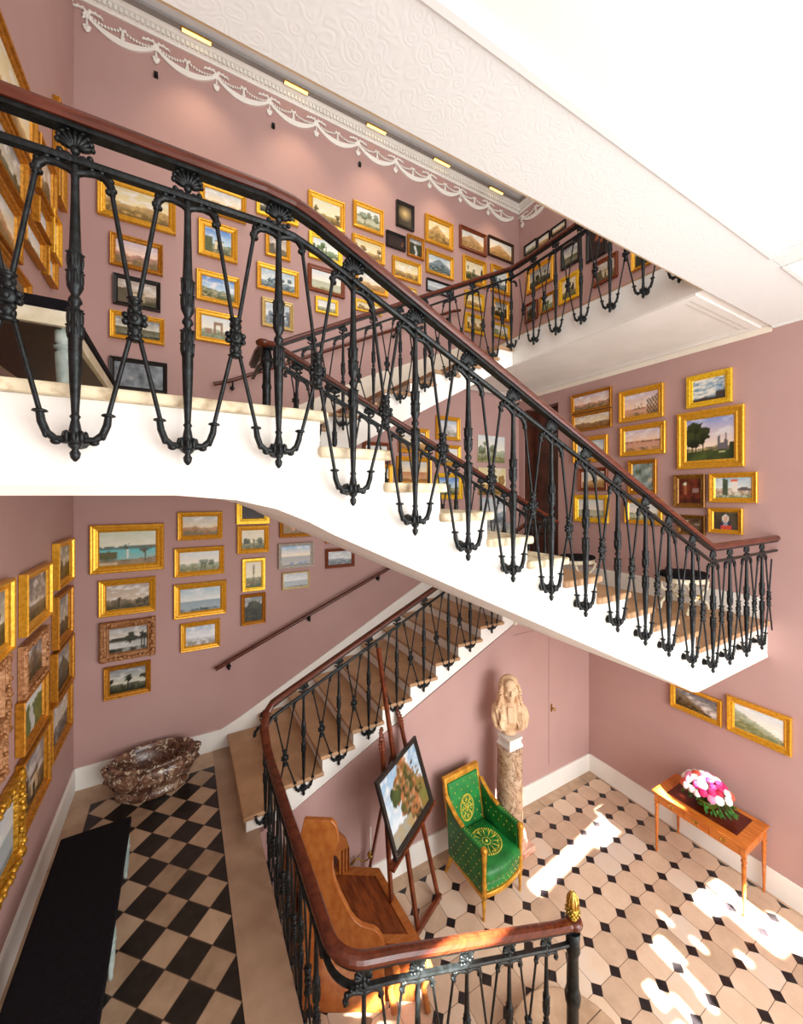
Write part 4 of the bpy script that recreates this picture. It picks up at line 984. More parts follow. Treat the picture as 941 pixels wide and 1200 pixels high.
# ------------------------------------------------------------------ furniture
def leg_turned(mb, x, y, z0, h, r=.028, lean=(0, 0)):
    prof = [(r*.42, 0), (r*.5, .02), (r*.45, .04), (r*.75, h*.30), (r*.95, h*.62), (r*1.0, h*.70), (r*.6, h*.74), (r*1.15, h*.76), (r*1.15, h*.79), (r*.7, h*.81), (r*1.0, h*.84), (r*1.0, h)]
    mb.lathe(prof, c=(x, y, z0), n=12)
def long_bench(label, x0, x1, y0, y1, z, h, ys):
    t_ = thing('upholstered_bench', label, 'bench', ((x0+x1)/2, (y0+y1)/2, z))
    mb = MB(); mb.box(x0, y0, z+h-.05, x1, y1, z+h); o = mb.build('cushion', M['blackcloth'], t_); b = o.modifiers.new('b', 'BEVEL'); b.width = .014; b.segments = 4
    mb = MB(); mb.box(x0+.012, y0+.012, z+h-.115, x1-.012, y1-.012, z+h-.05); mb.build('seat_frame', M['cream'], t_)
    mb = MB(); mb.box(x0+.035, y0+.035, z+h-.122, x1-.035, y1-.035, z+h-.116); mb.build('underside', M['wood_dark'], t_)
    mb = MB()
    for sx in (x0+.02, x1-.02): mb.tube([(sx, y0+.02, z+h-.052), (sx, y1-.02, z+h-.052)], .006, 6)
    for sy in (y0+.02, y1-.02): mb.tube([(x0+.02, sy, z+h-.052), (x1-.02, sy, z+h-.052)], .006, 6)
    mb.build('piping', M['brass'], t_)
    for y in ys:
        for x in (x0+.045, x1-.035):
            mb = MB(); leg_turned(mb, x, y, z, h-.115, .03); mb.build('leg', M['paleblue'], t_)
long_bench('long black topped bench with pale blue legs on the checkered lower floor', -.845, -.375, 1.35, 4.045, ZL, .45, (3.96, 3.18, 2.3, 1.42))
long_bench('black topped bench with cream frame on the upper left landing, seen from below', -.93, -.43, 2.20, 3.62, ZU, .47, (2.27, 3.55))

# marble wine cooler
t_ = thing('marble_cistern', 'oval red breccia marble tub standing on the checkered floor against the back wall', 'tub', (-.27, 5.05, ZL))
mb = MB(); n = 72
prof = [(.335, 0), (.35, .012), (.35, .045), (.335, .06), (.325, .075), (.33, .095), (.355, .12), (.385, .16), (.398, .205), (.40, .25), (.392, .285), (.375, .30), (.38, .315), (.395, .325), (.405, .345), (.395, .362), (.37, .364), (.35, .35), (.335, .31), (.30, .22), (.20, .16), (.0, .15)]
vs = []; sy = .64
for i, (r, z) in enumerate(prof):
    for k in range(n):
        a = 2*PI*k/n; rr = r
        if 5 <= i <= 9: rr *= 1+.035*abs(math.sin(a*14))           # gadroons
        if 12 <= i <= 15: rr *= 1+.012*math.sin(a*40)
        vs.append((-.27+rr*math.cos(a), 5.05+rr*sy*math.sin(a), ZL+z))
mb.add(vs, [(i*n+k, i*n+(k+1)%n, (i+1)*n+(k+1)%n, (i+1)*n+k) for i in range(len(prof)-1) for k in range(n)]+[list(range(n-1, -1, -1))], 0, True)
for k in range(26):                                                # moulded band
    a = 2*PI*k/26; mb.ell((-.27+.38*math.cos(a), 5.05+.38*sy*math.sin(a), ZL+.30), (.02, .016, .010), n=7, m=5)
mb.build('basin', M['breccia'], t_)
for sg in (-1, 1):
    mb = MB(); cx_ = -.27+.385*sg
    mb.tube([(cx_-.02*sg, 5.05-.09, ZL+.27), (cx_+.03*sg, 5.05-.07, ZL+.31), (cx_+.055*sg, 5.05, ZL+.33), (cx_+.03*sg, 5.05+.07, ZL+.31), (cx_-.02*sg, 5.05+.09, ZL+.27)], [.02, .026, .03, .026, .02], 8)
    mb.ell((cx_+.01*sg, 5.05, ZL+.22), (.04, .05, .06)); mb.ell((cx_+.04*sg, 5.05, ZL+.20), (.025, .03, .025))
    mb.build('handle', M['breccia'], t_)

# wooden settle by the foot of the stairs
t_ = thing('wooden_settle', 'walnut settle with tall curved orange end board and brown inset seat, inside the lowest railing', 'settle', (1.4, 3.3, ZH))
ax_, ay_ = .8704, .4923
def cam2(r, w): return (ax_*r+ay_*w, -ay_*r+ax_*w)     # building axes turned 30 degrees: the settle stands obliquely
zs = -3.86
seat = [(1.36, 3.86), (1.77, 3.60), (1.80, 2.82), (1.52, 2.98), (.98, 3.25), (.98, 3.80)]
mb = MB(); mb.prism(seat, zs-.05, zs, 'z'); o = mb.build('seat', M['wood_seat'], t_); b = o.modifiers.new('b', 'BEVEL'); b.width = .008; b.segments = 2
ctr = Vector((1.42, 3.38)); ins = [tuple(ctr+(Vector(p)-ctr)*.80) for p in seat]
mb = MB(); 
for i in range(6):
    a, b_, c_, d_ = seat[i], seat[(i+1)%6], ins[(i+1)%6], ins[i]
    mb.prism([a, b_, c_, d_], zs, zs+.014, 'z')
mb.build('seat_border', M['wood_or'], t_)
mb = MB(); mb.prism([tuple(ctr+(Vector(p)-ctr)*.95) for p in seat], ZH, zs-.05, 'z'); mb.build('seat_box', M['wood_seat'], t_)
w0 = 3.28; o0 = cam2(0, w0)
prof = [(-.86, -2.90), (-.825, -2.745), (-.59, -2.755), (-.553, -2.80), (-.535, -2.88), (-.535, -2.95), (-.565, -3.02), (-.583, -3.10), (-.58, -3.18), (-.56, -3.27), (-.515, -3.38), (-.475, -3.46), (-.43, -3.55), (-.385, -3.61), (-.34, -3.645), (-.29, -3.66), (-.23, -3.675), (-.19, -3.71), (-.16, -3.76), (-.145, -3.83), (-.15, -3.95), (-.14, ZH), (-.86, ZH)]
mb = MB()
fr_ = [cam2(r, w0)+(z,) for r, z in prof]; bk_ = [cam2(r, w0+.045)+(z,) for r, z in prof]; L_ = len(prof)
mb.add(fr_+bk_, [list(range(L_)), list(range(2*L_-1, L_-1, -1))]+[(i, i+L_, (i+1)%L_+L_, (i+1)%L_) for i in range(L_)])
o = mb.build('end_board', M['wood_or'], t_); b = o.modifiers.new('b', 'BEVEL'); b.width = .008; b.segments = 3; b.limit_method = 'ANGLE'
# far arm: an arched bracket standing at the back of the seat
arm = [(1.20, -3.47), (1.30, -3.40), (1.40, -3.45), (1.47, -3.53), (1.505, -3.64), (1.51, -3.86), (1.385, -3.86), (1.385, -3.72), (1.36, -3.66), (1.32, -3.63), (1.25, -3.65), (1.20, -3.72)]
mb = MB(); mb.prism(arm, 3.74, 3.80, 'y'); o = mb.build('arm', M['wood_or'], t_); b = o.modifiers.new('b', 'BEVEL'); b.width = .012; b.segments = 3; b.limit_method = 'ANGLE'
mb = MB()
for dx in (.0, .035, .07): mb.tube([(1.42+dx, 3.735, -3.86), (1.42+dx, 3.735, -3.62)], .008, 6)
mb.build('arm_spindles', M['wood_seat'], t_)
mb = MB(); mb.prism([(.86, 3.84), (1.34, 3.84), (1.34, 3.88), (.86, 3.88)], ZH, -3.45, 'z'); mb.build('back_board', M['wood_seat'], t_)
# shaped front legs and stretchers glimpsed through the balusters
for (x, y) in ((1.80, 2.80), (1.55, 2.93)):
    mb = MB(); mb.tube([(x, y-.02, zs-.06), (x+.03, y-.05, zs-.16), (x-.02, y-.03, zs-.3), (x+.01, y-.05, ZH+.02)], [.03, .036, .024, .03], 8); mb.build('leg', M['wood_or'], t_)
# candle on its bracket
t_ = thing('candle_sconce', 'white candle in a scrolled metal bracket on the wall behind the settle', 'candle', (1.76, YU, -3.88))
mb = MB(); mb.lathe([(.010, -3.85), (.010, -3.58), (.003, -3.565)], c=(1.765, 3.80, 0), n=10); mb.build('candle', M['wax'], t_)
mb = MB(); mb.lathe([(.006, -3.92), (.018, -3.90), (.036, -3.865), (.034, -3.86), (.014, -3.87), (.015, -3.83), (.012, -3.83)], c=(1.765, 3.80, 0), n=12)
mb.tube([(1.765, 3.80, -3.90), (1.73, 3.82, -3.93), (1.68, 3.84, -3.93), (1.64, 3.86, -3.90), (1.60, 3.87, -3.91), (1.57, 3.88, -3.95), (1.60, 3.90, -3.98), (1.64, YU-.01, -3.96)], .007, 6)
mb.tube([(1.64, 3.86, -3.90), (1.66, 3.86, -3.87), (1.64, 3.86, -3.85), (1.62, 3.86, -3.87)], .005, 6); mb.build('bracket', M['brass'], t_)

# studio easel and the framed landscape on it
t_ = thing('studio_easel', 'tall dark red wooden easel with carved scroll tops between the settle and armchair', 'easel', (2.05, 3.4, ZH))
F0, F1, F2 = Vector((1.71, 3.13, ZH)), Vector((2.06, 3.30, ZH)), Vector((2.42, 3.46, ZH))
T0, T1, T2 = Vector((1.63, 3.26, -2.30))*1.09, Vector((1.81, 3.70, -1.62)), Vector((2.16, 3.87, -2.53))
def bar(mb, a, b, w, t):
    a, b = Vector(a), Vector(b); d = (b-a); L = d.length; q = d.to_track_quat('Z', 'Y').to_matrix()
    n_ = Vector((.52, -.855, 0)); n_ = (n_-d.normalized()*n_.dot(d.normalized())).normalized(); s_ = d.normalized().cross(n_)
    c = [s_*x*w/2+n_*y*t/2 for x, y in ((-1,-1),(1,-1),(1,1),(-1,1))]
    mb.add([a+v for v in c]+[b+v for v in c], [(0, 3, 2, 1), (4, 5, 6, 7), (0, 1, 5, 4), (1, 2, 6, 5), (2, 3, 7, 6), (3, 0, 4, 7)])
mb = MB(); bar(mb, F1, T1, .045, .03); mb.build('mast', M['wood_red'], t_)
for a, b_ in ((F0, T0), (F2, T2)):
    mb = MB(); bar(mb, a, b_, .042, .028); mb.build('upright', M['wood_red'], t_)
    d = (b_-a).normalized(); mb = MB()
    for k in range(9):
        f = k/8; p = b_-d*.16+d*.26*f; mb.ell(p, (.022+.02*math.sin(f*PI*1.2), .014, .026), n=8, m=6)
    for k in range(8):
        a_ = k*PI/4; mb.ell(b_+d*.08+Vector((.027*math.cos(a_)*.85, .027*math.cos(a_)*.5, .034*math.sin(a_))), .012, n=7, m=5)
    mb.build('carved_scroll', M['wood_red'], t_)
mb = MB(); bar(mb, (1.72, 3.86, ZH+.02), (1.93, 3.62, -2.75), .035, .025); mb.build('rear_leg', M['wood_red'], t_)
mb = MB(); bar(mb, F0+Vector((0, 0, .04)), F2+Vector((.02, .0, .04)), .05, .04); mb.build('foot_rail', M['wood_red'], t_)
E0 = Vector((1.80, 3.325, -3.575))*.93; ed = Vector((.855, .52, 0)); en = Vector((.52, -.855, 0))
# small offset forward so that the picture stands in front of the uprights

mb = MB(); bar(mb, E0-ed*.06+Vector((0, 0, -.02)), E0+ed*.84+Vector((0, 0, -.02)), .03, .07); mb.build('shelf', M['wood_red'], t_)
up = Vector((-.52*.30, .855*.30, .88)).normalized(); W_, H_ = .80, .68
p_ = thing('framed_painting', 'black framed landscape of tall trees and rocks resting on the easel', 'painting', tuple(E0))
nn = ed.cross(up).normalized()
ax3 = lambda x, z, d: tuple(E0+ed*x+up*z+nn*d)
frame_mesh(W_, H_, .05, .035, 'f', ax3).build('frame', FR['D'], p_)
random.seed(9)
def easel_canvas():
    N, K = 56, 48; vs = []; cs = []
    nz_ = lambda x, y, s: noise.noise(Vector((x*s+3, y*s+8, 2.2)))
    for j in range(K+1):
        for i in range(N+1):
            u, v = i/N, j/K; vs.append(tuple(Vector(ax3(.046+u*(W_-.092), .046+v*(H_-.092), .010))-E0))
            n_ = nz_(u, v, 5)*.6+nz_(u, v, 13)*.4
            c = mixc(L3c('d8e4ec'), L3c('7fa8c8'), v+n_*1.5); c = mixc(c, L3c('f0ece2'), max(0, n_*1.8))
            if v < .22+.1*n_: c = mixc(L3c('8fa3ac'), L3c('a9905c'), .5+n_)
            d = abs(u-.60-.06*math.sin(v*7))-.13-.17*(1-abs(v-.45)*1.6)+n_*.28
            if d < 0: c = mixc(L3c('4a5424'), L3c('a8683a'), .5+nz_(u, v, 9)*1.2+.4*(u-.55)); c = mixc(c, L3c('2e3418'), max(0, nz_(u, v, 14)*2.6)); c = mixc(c, L3c('d8b08a'), max(0, nz_(u+5, v, 12)*1.3-.1))
            if (u-.28)**2*1.3+(v-.62)**2 < .02+.03*n_: c = mixc(L3c('4a5a2a'), L3c('26301a'), .5+n_)
            if u > .8 and v < .5+n_: c = mixc(L3c('6a7a3a'), L3c('8c6a3a'), .5+n_)
            cs += [c[0]*.72, c[1]*.72, c[2]*.72, 1]
    fs = [(j*(N+1)+i, j*(N+1)+i+1, (j+1)*(N+1)+i+1, (j+1)*(N+1)+i) for j in range(K) for i in range(N)]
    me = bpy.data.meshes.new('canvas'); me.from_pydata(vs, [], fs); me.materials.append(M['oil'])
    me.color_attributes.new('Col', 'FLOAT_COLOR', 'POINT').data.foreach_set('color', cs); me.update(); return me
o = bpy.data.objects.new('canvas', easel_canvas()); C.objects.link(o); o.parent = p_

# green silk bergere
ch = thing('armchair', 'gilt empire armchair in green silk with yellow medallions, between easel and bust column', 'armchair', (2.96, 3.34, ZH), math.radians(4))
def loc(mb, name, mat, bev=0, seg=3): 
    o = mb.build(name, mat, ch, world=False)
    if bev: b = o.modifiers.new('b', 'BEVEL'); b.width = bev; b.segments = seg; b.limit_method = 'ANGLE'
    return o
# outline of the seat: straight back, bowed front (front = -y)
front_y = lambda x: -.27-.055*(1-(x/.31)**2)
def seat_poly(wd, g=0, n=12):
    pts = [(-wd+.03, .25-g)]+[(-wd+2*wd*i/n, front_y(-wd+2*wd*i/n)+g) for i in range(n+1)]+[(wd-.03, .25-g)]; return pts
mb = MB(); mb.prism(seat_poly(.31), .235, .285, 'z'); loc(mb, 'seat_rail', M['gilt'], .008)
mb = MB(); mb.prism(seat_poly(.275, .012), .285, .37, 'z'); loc(mb, 'seat_base', M['green'], .02, 3)
mb = MB(); P_ = seat_poly(.268, .004); cx0 = 0; zz = [(.375, .97), (.385, 1.0), (.41, 1.015), (.44, 1.015), (.47, 1.0), (.49, .95), (.505, .82), (.513, .5), (.516, .15)]
vs = []
for z_, f in zz: vs += [(x*f, (y+.0)*f, z_) for x, y in P_]
n_ = len(P_); mb.add(vs, [(i*n_+k, i*n_+(k+1)%n_, (i+1)*n_+(k+1)%n_, (i+1)*n_+k) for i in range(len(zz)-1) for k in range(n_)]+[list(range(n_-1, -1, -1)), [(len(zz)-1)*n_+k for k in range(n_)]], 0, True)
loc(mb, 'seat_cushion', M['green'])
# back: raked panel with gilt frame
def back_pt(x, z, d=0): return (x, .245+(z-.3)*.20+d, z)
def back_box(mb, x0, x1, z0, z1, d0, d1, mi=0):
    c = [back_pt(x, z, d) for d in (d0, d1) for x, z in ((x0, z0), (x1, z0), (x1, z1), (x0, z1))]
    mb.add(c, [(0, 1, 2, 3), (7, 6, 5, 4), (0, 4, 5, 1), (1, 5, 6, 2), (2, 6, 7, 3), (3, 7, 4, 0)], mi)
mb = MB(); back_box(mb, -.275, -.235, .28, 1.03, -.02, .03); back_box(mb, .235, .275, .28, 1.03, -.02, .03); back_box(mb, -.275, .275, 1.0, 1.06, -.022, .032); back_box(mb, -.235, .235, .28, .33, -.02, .03); loc(mb, 'back_frame', M['gilt'], .008)
mb = MB(); back_box(mb, -.236, .236, .33, 1.0, -.035, .022); loc(mb, 'backrest', M['green'], .02)
for sg in (-1, 1):
    mb = MB()   # arm panel, top sloping forward and down
    x0, x1 = (.25, .30) if sg > 0 else (-.30, -.25)
    mb.prism([(-.26, .285), (.27, .285), (.31, .86), (.24, .80), (.10, .745), (-.05, .725), (-.24, .70)], x0, x1, 'x'); loc(mb, 'arm_panel', M['green'], .012)
    mb = MB(); mb.sweep([(.276*sg, .33, .90), (.276*sg, .27, .845), (.276*sg, .16, .775), (.276*sg, .05, .742)], [(-.024, -.01), (-.024, .014), (.024, .014), (.024, -.01)]); loc(mb, 'arm_rail', M['gilt'], .006)
    mb = MB(); mb.box(x0-.004, -.25, .705, x1+.004, .05, .745); loc(mb, 'arm_pad', M['green'], .014)
    mb = MB(); mb.lathe([(.026, .24), (.028, .30), (.022, .34), (.03, .37), (.021, .41), (.024, .60), (.03, .64), (.024, .66), (.034, .70), (.036, .735), (.02, .755)], c=(.278*sg, -.27, 0), n=12); loc(mb, 'arm_post', M['gilt'])
    mb = MB(); mb.lathe([(.010, 0), (.014, .02), (.012, .03), (.020, .16), (.024, .20), (.016, .215), (.028, .235), (.028, .25)], c=(.278*sg, -.265, 0), n=12); loc(mb, 'leg', M['gilt'])
    mb = MB(); mb.tube([(.255*sg, .36, 0), (.255*sg, .31, .12), (.255*sg, .265, .26)], [.018, .024, .028], 8); loc(mb, 'leg', M['gilt'])
def ring_dots(mb, f, r0, r1, rays):
    # a woven medallion: raised ring, spokes and centre; f maps (u, v) to a point
    for rr, t_r in ((r1, .010), (r1*.86, .005), (r0, .006)):
        for k in range(40):
            a = 2*PI*k/40; mb.ell(f(rr*math.cos(a), rr*math.sin(a)), t_r, n=6, m=4)
    for k in range(rays):
        a = 2*PI*k/rays
        for q in range(7):
            rr = r0+(r1*.84-r0)*(q+.5)/7; mb.ell(f(rr*math.cos(a), rr*math.sin(a)), .0045+.0055*q/7, n=6, m=4)
    mb.ell(f(0, 0), .018, n=8, m=5)
mb = MB(); ring_dots(mb, lambda u, v: (u, v-.03, .512), .045, .165, 12)
for k in range(60):
    a = random.random()*6.28; rr = .12+.04*random.random(); mb.ell((rr*math.cos(a), rr*math.sin(a)-.03, .513), .006, n=5, m=4)
loc(mb, 'seat_medallion', M['yellowsilk'])
mb = MB(); ring_dots(mb, lambda u, v: back_pt(u*.8, .68+v*1.05, -.038), .03, .125, 8)
for k in range(26):
    t0 = k/26*6.28; mb.ell(back_pt(.06*math.sin(t0*2), .68+.085*math.sin(t0*3), -.04), .009, n=6, m=4)
loc(mb, 'back_medallion', M['yellowsilk'])
mb = MB()
def dot(p, s=(.007, .004, .010)): mb.ell(p, s, n=6, m=4)
for i in range(5):
    for j in range(9):
        x, z = -.20+.1*i+(.05 if j % 2 else 0), .38+.072*j
        if abs(x) < .23 and math.hypot(x/.8, (z-.68)/1.05) > .15: dot(back_pt(x, z, -.037))
for sg in (-1, 1):
    for i in range(6):
        for j in range(6):
            y, z = -.22+.08*i+(.04 if j % 2 else 0), .33+.068*j
            if y < .24: dot((.301*sg, y, z), (.003, .006, .009)); dot((.249*sg, y, z), (.003, .006, .009)) if z > .55 else None
    for k in range(8): dot((.276*sg, -.22+.035*k, .746), (.006, .006, .003))
for i in range(9):
    x = -.24+.06*i
    for z, g in ((.31, 0), (.345, .0), (.40, -.008), (.435, -.008), (.47, .0)):
        dot((x+(.03 if z in (.345, .435) else 0), front_y(x)+.012+g, z))
for i in range(26):
    a = i*2.4; x, y = .25*math.cos(a)*(.75+.25*random.random()), .24*math.sin(a)-.02
    if math.hypot(x, y+.03) > .19 and abs(x) < .24: dot((x, y, .50), (.006, .008, .004))
loc(mb, 'silk_dots', M['yellowsilk'])

# marble column and portrait bust
cx_, cy_ = 3.555, 3.545
t_ = thing('marble_column', 'veined marble column with pink moulded base against the wall under the stairs', 'column', (cx_, cy_, ZH))
mb = MB(); mb.box(cx_-.215, cy_-.215, ZH, cx_+.215, cy_+.215, ZH+.085); o = mb.build('plinth', M['pinkmarble'], t_); b = o.modifiers.new('b', 'BEVEL'); b.width = .008
mb = MB(); mb.lathe([(.20, .085), (.212, .105), (.205, .13), (.178, .142), (.165, .155), (.168, .175), (.19, .185), (.195, .20), (.185, .215), (.162, .225)], c=(cx_, cy_, ZH), n=40); mb.build('base', M['pinkmarble'], t_)
mb = MB(); mb.lathe([(.162, .22), (.160, .26), (.158, .8), (.150, 1.22), (.156, 1.235), (.158, 1.26), (.15, 1.27)], c=(cx_, cy_, ZH), n=48); mb.build('shaft', M['colmarble'], t_)
t_ = thing('portrait_bust', 'pale terracotta bust of a man in a long curled wig, on a white block', 'bust', (cx_, cy_, ZH+1.27))
zb = ZH+1.27
mb = MB()
for a, z0, z1 in ((.112, 0, .03), (.102, .03, .05), (.095, .05, .10), (.107, .10, .125)): mb.box(cx_-a, cy_-a, zb+z0, cx_+a, cy_+a, zb+z1)
mb.build('block', M['marble_pl'], t_)
mb = MB(); R = Matrix.Rotation
# shoulders and chest, face towards -y before turning
mb.lathe([(.06, .12), (.085, .13), (.07, .15), (.075, .17)], n=16)
for p, r in (((0, 0, .24), (.115, .09, .12)), ((0, -.01, .30), (.165, .105, .11)), ((-.125, .0, .32), (.075, .085, .095)), ((.125, .0, .32), (.075, .085, .095)), ((-.145, 0, .26), (.05, .07, .085)), ((.14, 0, .26), (.05, .07, .085)), ((0, 0, .38), (.12, .08, .06)),
             ((0, .005, .43), (.052, .055, .09)), ((0, -.01, .555), (.078, .092, .105)), ((0, -.045, .50), (.052, .055, .065)), ((0, -.088, .463), (.024, .02, .018)), ((0, .03, .59), (.092, .095, .085)),
             ((0, -.105, .535), (.011, .02, .028)), ((0, -.116, .522), (.015, .013, .011)), ((-.011, -.108, .52), (.008, .008, .007)), ((.011, -.108, .52), (.008, .008, .007)),
             ((0, -.097, .492), (.023, .011, .006)), ((0, -.095, .482), (.020, .011, .007)), ((-.03, -.088, .582), (.026, .012, .008)), ((.03, -.088, .582), (.026, .012, .008)), ((-.029, -.086, .563), (.013, .009, .008)), ((.029, -.086, .563), (.013, .009, .008)),
             ((-.045, -.062, .52), (.024, .022, .022)), ((.045, -.062, .52), (.024, .022, .022)), ((0, -.058, .615), (.062, .034, .045)), ((-.03, -.098, .573), (.02, .008, .005)), ((.03, -.098, .573), (.02, .008, .005)), ((0, -.112, .545), (.009, .012, .026))):
    mb.ell(p, r, n=14, m=10)
# long curled wig: solid mass behind and beside the face, then curls
rnd = random.Random(5)
for p, r in (((0, .035, .575), (.100, .09, .10)), ((-.082, .0, .53), (.030, .05, .085)), ((.082, .0, .53), (.030, .05, .085)), ((-.09, .0, .44), (.042, .055, .075)), ((.09, .0, .44), (.042, .055, .075)), ((0, .05, .44), (.10, .06, .12)), ((-.085, -.04, .36), (.04, .045, .06)), ((.085, -.04, .36), (.04, .045, .06))):
    mb.ell(p, r, n=16, m=12)
for k in range(13):
    a = PI*(.06+.88*k/12); x, z = .080*math.cos(a), .600+.058*math.sin(a)
    mb.tube([(x*.95, -.036+.03*math.sin(a), z+.002), (x*1.12, -.008+.02*math.sin(a), z+.012), (x*1.2, .03, z+.008), (x*1.12, .07, z-.015)], [.005, .010, .011, .010], 7)
for sg in (-1, 1):
    for row in range(10):
        z = .585-.03*row; out_ = .100+.005*row
        for c_ in range(3):
            x = sg*(out_+.006*math.sin(row*1.3+c_)); y = -.045+.04*c_
            mb.tube([(x-sg*.022, y-.012, z+.012), (x-sg*.004, y-.014, z+.002), (x+sg*.008, y, z-.006), (x, y+.012, z-.014)], [.007, .011, .011, .008], 6)
    for q in range(3):
        pts = [(sg*(.07+.022*q), -.065-.008*q, .37-.01*q)]
        for s_ in range(1, 7): pts.append((sg*(.072+.022*q+.009*math.sin(s_*1.7+q)), -.085-.010*q-.008*s_*.5+.008*math.cos(s_*1.9), .37-.030*s_))
        mb.tube(pts, [.014, .016, .015, .015, .013, .011, .006], 7)
for k in range(9):   # drapery folds and jabot
    x = -.16+.04*k; mb.tube([(x, -.055-.04*(1-abs(x)*5.2 if abs(x) < .19 else 0), .37), (x*.85, -.085, .29), (x*.62, -.075, .21), (x*.45, -.05, .16)], [.012, .015, .014, .010], 7)
for k in range(5): mb.tube([(-.03+.015*k, -.075, .40), (-.034+.017*k, -.112, .34), (-.026+.013*k, -.11, .26)], [.010, .012, .007], 6)
for sg in (-1, 1): mb.tube([(.165*sg, -.0, .37), (.18*sg, -.04, .30), (.16*sg, -.06, .22), (.10*sg, -.06, .17)], [.026, .03, .026, .016], 8)
mb.xform(Matrix.Translation((cx_, cy_+.01, zb)) @ R(math.radians(-32), 4, 'Z') @ Matrix.Scale(1.13, 4, (0, 0, 1)) @ Matrix.Scale(1.12, 4))
o = mb.build('figure', M['terra'], t_)
rm = o.modifiers.new('remesh', 'REMESH'); rm.mode = 'VOXEL'; rm.voxel_size = .0055; rm.use_smooth_shade = True
sm = o.modifiers.new('smooth', 'SMOOTH'); sm.iterations = 2; sm.factor = .5

# console table with drawers and flowers
X0, X1, Yc0, Yc1 = 5.06, 5.62, 1.74, 2.63; zt = ZH+.75
t_ = thing('console_table', 'cherry wood side table with dark red inset top and brass pulls by the right wall', 'table', ((X0+X1)/2, (Yc0+Yc1)/2, ZH))
mb = MB(); mb.box(X0-.02, Yc0-.02, zt-.022, X1, Yc1+.02, zt); o = mb.build('tabletop', M['cherry'], t_); b = o.modifiers.new('b', 'BEVEL'); b.width = .006; b.segments = 2
mb = MB(); mb.box(X0+.085, Yc0+.10, zt, X1-.075, Yc1-.10, zt+.002); mb.build('top_inset', M['cherry2'], t_)
mb = MB(); mb.box(X0+.02, Yc0+.01, zt-.135, X1-.02, Yc0+.03, zt-.022); mb.box(X0+.02, Yc1-.03, zt-.135, X1-.02, Yc1-.01, zt-.022); mb.box(X1-.03, Yc0+.02, zt-.135, X1-.01, Yc1-.02, zt-.022); mb.box(X0+.012, Yc0+.02, zt-.135, X0+.025, Yc1-.02, zt-.022); mb.build('apron', M['cherry'], t_)
for a, b_ in ((Yc0+.06, Yc0+.32), (Yc0+.325, Yc0+.565), (Yc0+.57, Yc1-.06)):
    mb = MB(); mb.box(X0+.004, a, zt-.125, X0+.014, b_, zt-.032); d = mb.build('drawer', M['cherry'], t_); ym = (a+b_)/2
    mb = MB()
    for s_ in (-.022, .022): mb.ell((X0, ym+s_, zt-.072), .008, n=8, m=6)
    mb.tube([(X0-.004, ym-.022, zt-.075), (X0-.012, ym-.018, zt-.092), (X0-.012, ym+.018, zt-.092), (X0-.004, ym+.022, zt-.075)], .0032, 6)
    mb.box(X0, ym-.018, zt-.088, X0+.005, ym+.018, zt-.062); h_ = mb.build('drawer_pull', M['brass'], t_); h_.parent = d; 
    h_.location = (0, 0, 0)
for x in (X0+.022, X1-.03):
    for y in (Yc0+.02, Yc1-.02):
        mb = MB(); mb.box(x-.02, y-.02, zt-.14, x+.02, y+.02, zt-.022)
        mb.lathe([(.009, 0), (.013, .02), (.012, .04), (.019, .36), (.021, .53), (.014, .55), (.026, .56), (.026, .575), (.015, .59), (.024, .605), (.024, .612)], c=(x, y, ZH), n=14); mb.build('leg', M['cherry'], t_)
fx, fy = 5.33, 2.19
t_ = thing('flower_bouquet', 'bouquet of pink, magenta and white peonies in a green bowl on the side table', 'flowers', (fx, fy, zt))
mb = MB(); mb.lathe([(.05, .004), (.07, .01), (.10, .045), (.112, .09), (.118, .115), (.108, .112), (.09, .05), (.0, .03)], c=(fx, fy, zt), n=24, caps=False)
mb.build('bowl', M['pot'], t_)
rnd = random.Random(3)
def blossom(r, m):
    mb = MB(); mb.ell((0, 0, 0), (r*.55, r*.55, r*.5), n=8, m=6)
    for ring, (cnt, rr, tz_, tilt) in enumerate(((6, .38, .22, .5), (8, .62, .08, .9), (9, .82, -.12, 1.25))):
        for k in range(cnt):
            a = 2*PI*k/cnt+ring*.4; rot = R(a, 3, 'Z') @ R(tilt*.8, 3, 'Y')
            mb.ell((rr*r*math.cos(a), rr*r*math.sin(a), tz_*r+.1*r), (r*.30, r*.36, r*.10), n=7, m=5, rot=rot)
    return mb.mesh('blossom', m)
BL = [blossom(.046, M[k]) for k in ('pk1', 'pk2', 'pk3', 'pk4', 'pk5', 'pk6')]
pl = []
tries = 0
while len(pl) < 46 and tries < 4000:
    tries += 1; a = rnd.random()*2*PI; e = rnd.random()**.7*1.35
    p = Vector((.195*math.sin(e)*math.cos(a), .245*math.sin(e)*math.sin(a), .17+.17*math.cos(e)))
    if all((p-q).length > .058 for q in pl): pl.append(p)
for i, p in enumerate(pl):
    m_ = rnd.choice([0, 0, 1, 1, 2, 3, 4, 4, 2, 0, 5]) if i % 7 else 4
    o = part('blossom', BL[m_], t_, tuple(p)); d = Vector((p.x, p.y, (p.z-.10)*1.1)); o.rotation_euler = d.to_track_quat('Z', 'Y').to_euler(); s_ = rnd.uniform(.8, 1.15); o.scale = (s_, s_, s_)
mb = MB()
